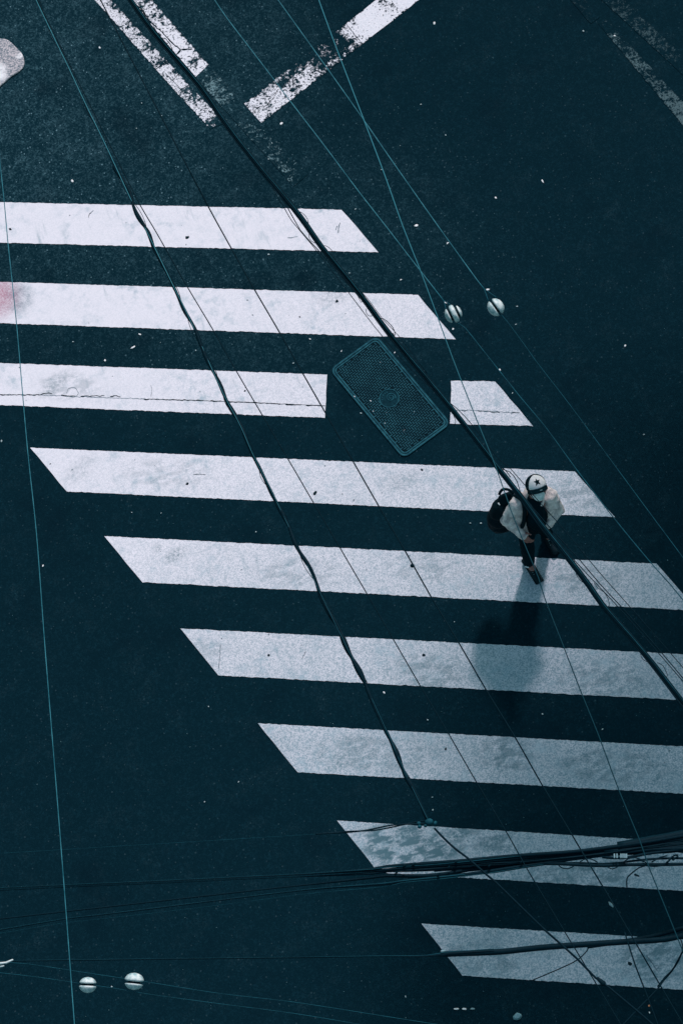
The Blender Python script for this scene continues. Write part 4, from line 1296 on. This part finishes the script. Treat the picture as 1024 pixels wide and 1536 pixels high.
# backpack
bpk = empty('backpack', 'black nylon backpack slung on the right shoulder of the pedestrian', 'backpack', loc=pb + pt(750, 778, 1.0))
bl_ = bpk.location - pb
bm = bmesh.new()
bc = pt(753, 771, .98) - bl_
sdir = (at(600, 700) - at(520, 768)); sdir.z = 0; sdir.normalize()
fdir = Vector((-sdir.y, sdir.x, 0))
for dz_, r_ in ((.13, .085), (.0, .115), (-.14, .115)):
    limb(bm, bc + sdir * -.045 + UP * dz_, bc + sdir * .045 + UP * dz_, r_, r_)
limb(bm, bc + UP * .16, bc - UP * .17, .10, .12)
bmain = finish(obj('main_body', bm, M['bag'], bpk, True), .010, 4, (.018, .07))
bm = bmesh.new(); limb(bm, bc - RT * .09 - UP * .08 + DN * .02, bc - RT * .09 + UP * .02 + DN * .02, .065, .055); limb(bm, bc - RT * .07 - UP * .08 + DN * .07, bc - RT * .07 + UP * .0 + DN * .07, .06, .05)
finish(obj('front_pocket', bm, M['bag'], bpk, True), .010, 3)
bm = bmesh.new()
stp = [pt(766, 744, 1.28), pt(776, 745, 1.39), pt(783, 751, 1.41), pt(786, 762, 1.36), pt(786, 775, 1.25), pt(782, 790, 1.08), pt(768, 792, .96)]
pp = spline([p - bl_ for p in stp], .02)
for a, b in zip(pp[:-1], pp[1:]): limb(bm, a, b, .022, .022, 10)
finish(obj('shoulder_strap', bm, M['bag'], bpk, True), .008, 2)
bm = bmesh.new()
pp = spline([pt(748, 742, 1.30) - bl_, pt(752, 735, 1.33) - bl_, pt(760, 734, 1.35) - bl_, pt(769, 740, 1.33) - bl_, pt(768, 750, 1.28) - bl_], .02); tube(bm, pp, .014, 8)
obj('grab_handle', bm, M['bag'], bpk, True)
bm = bmesh.new(); limb(bm, pt(755, 750, 1.22) - bl_, pt(764, 745, 1.26) - bl_, .06, .05); finish(obj('top_flap', bm, M['bag'], bpk, True), .01, 2)
bm = bmesh.new(); limb(bm, pt(747, 755, 1.32) - bl_, pt(748.5, 757, 1.32) - bl_, .007, .006); obj('zip_pull', bm, M['scrap'], bpk, True)

# ------------------------------------------------------------------ unseen tree added beyond the frame, crown shaped to shade the lower right
tree_h = 9.0
Sg = at(1190, 1330)
cc_ = Sg - Lh * (tree_h / math.tan(EL)); cc_.z = tree_h
tr = empty('shade_tree', 'unseen leafy tree added so its crown shades the lower right of the crosswalk', 'tree', loc=(cc_.x, cc_.y, 0))
bm = bmesh.new()
tube(bm, spline([Vector((.1, 0, 0)), Vector((0, .05, 2)), Vector((.1, .1, 4.5)), Vector((0, 0, 7))], .3), lambda s: .24 - .022 * s, 12)
for q in range(9):
    a = q * 2.4; L_ = random.uniform(2.2, 3.6); z0 = 3.6 + q * .38
    tube(bm, spline([Vector((0, 0, z0)), Vector((math.cos(a) * L_ * .5, math.sin(a) * L_ * .5, z0 + 1.4)), Vector((math.cos(a) * L_, math.sin(a) * L_, z0 + 2.2))], .3), lambda s: max(.015, .09 - .022 * s), 7)
obj('trunk', bm, M['bark'], tr, True)
bm = bmesh.new(); cl = []
for q in range(120):
    while True:
        v = Vector((random.uniform(-1, 1), random.uniform(-1, 1), random.uniform(-1, 1)))
        if v.length < 1: break
    cl.append(Vector((v.x * 3.9, v.y * 4.6, v.z * 2.2)))
for q in range(42000):
    c = random.choice(cl); r_ = .85
    p = c + Vector((random.gauss(0, r_ * .5), random.gauss(0, r_ * .5), random.gauss(0, r_ * .38)))
    n1 = Vector((random.gauss(0, 1), random.gauss(0, 1), random.gauss(0, .6))).normalized(); n2 = n1.orthogonal().normalized()
    s_ = random.uniform(.06, .11); p.z += tree_h
    bm.faces.new([bm.verts.new(p + n1 * s_), bm.verts.new(p + n2 * s_ * .55), bm.verts.new(p - n1 * s_), bm.verts.new(p - n2 * s_ * .55)])
obj('crown', bm, M['leaf'], tr)
print('tree px', px_of(cc_), px_of((cc_.x, cc_.y, 0)), 'tree', cc_, 'sunlen', sun_len)
print('sun dir', sun_dir)
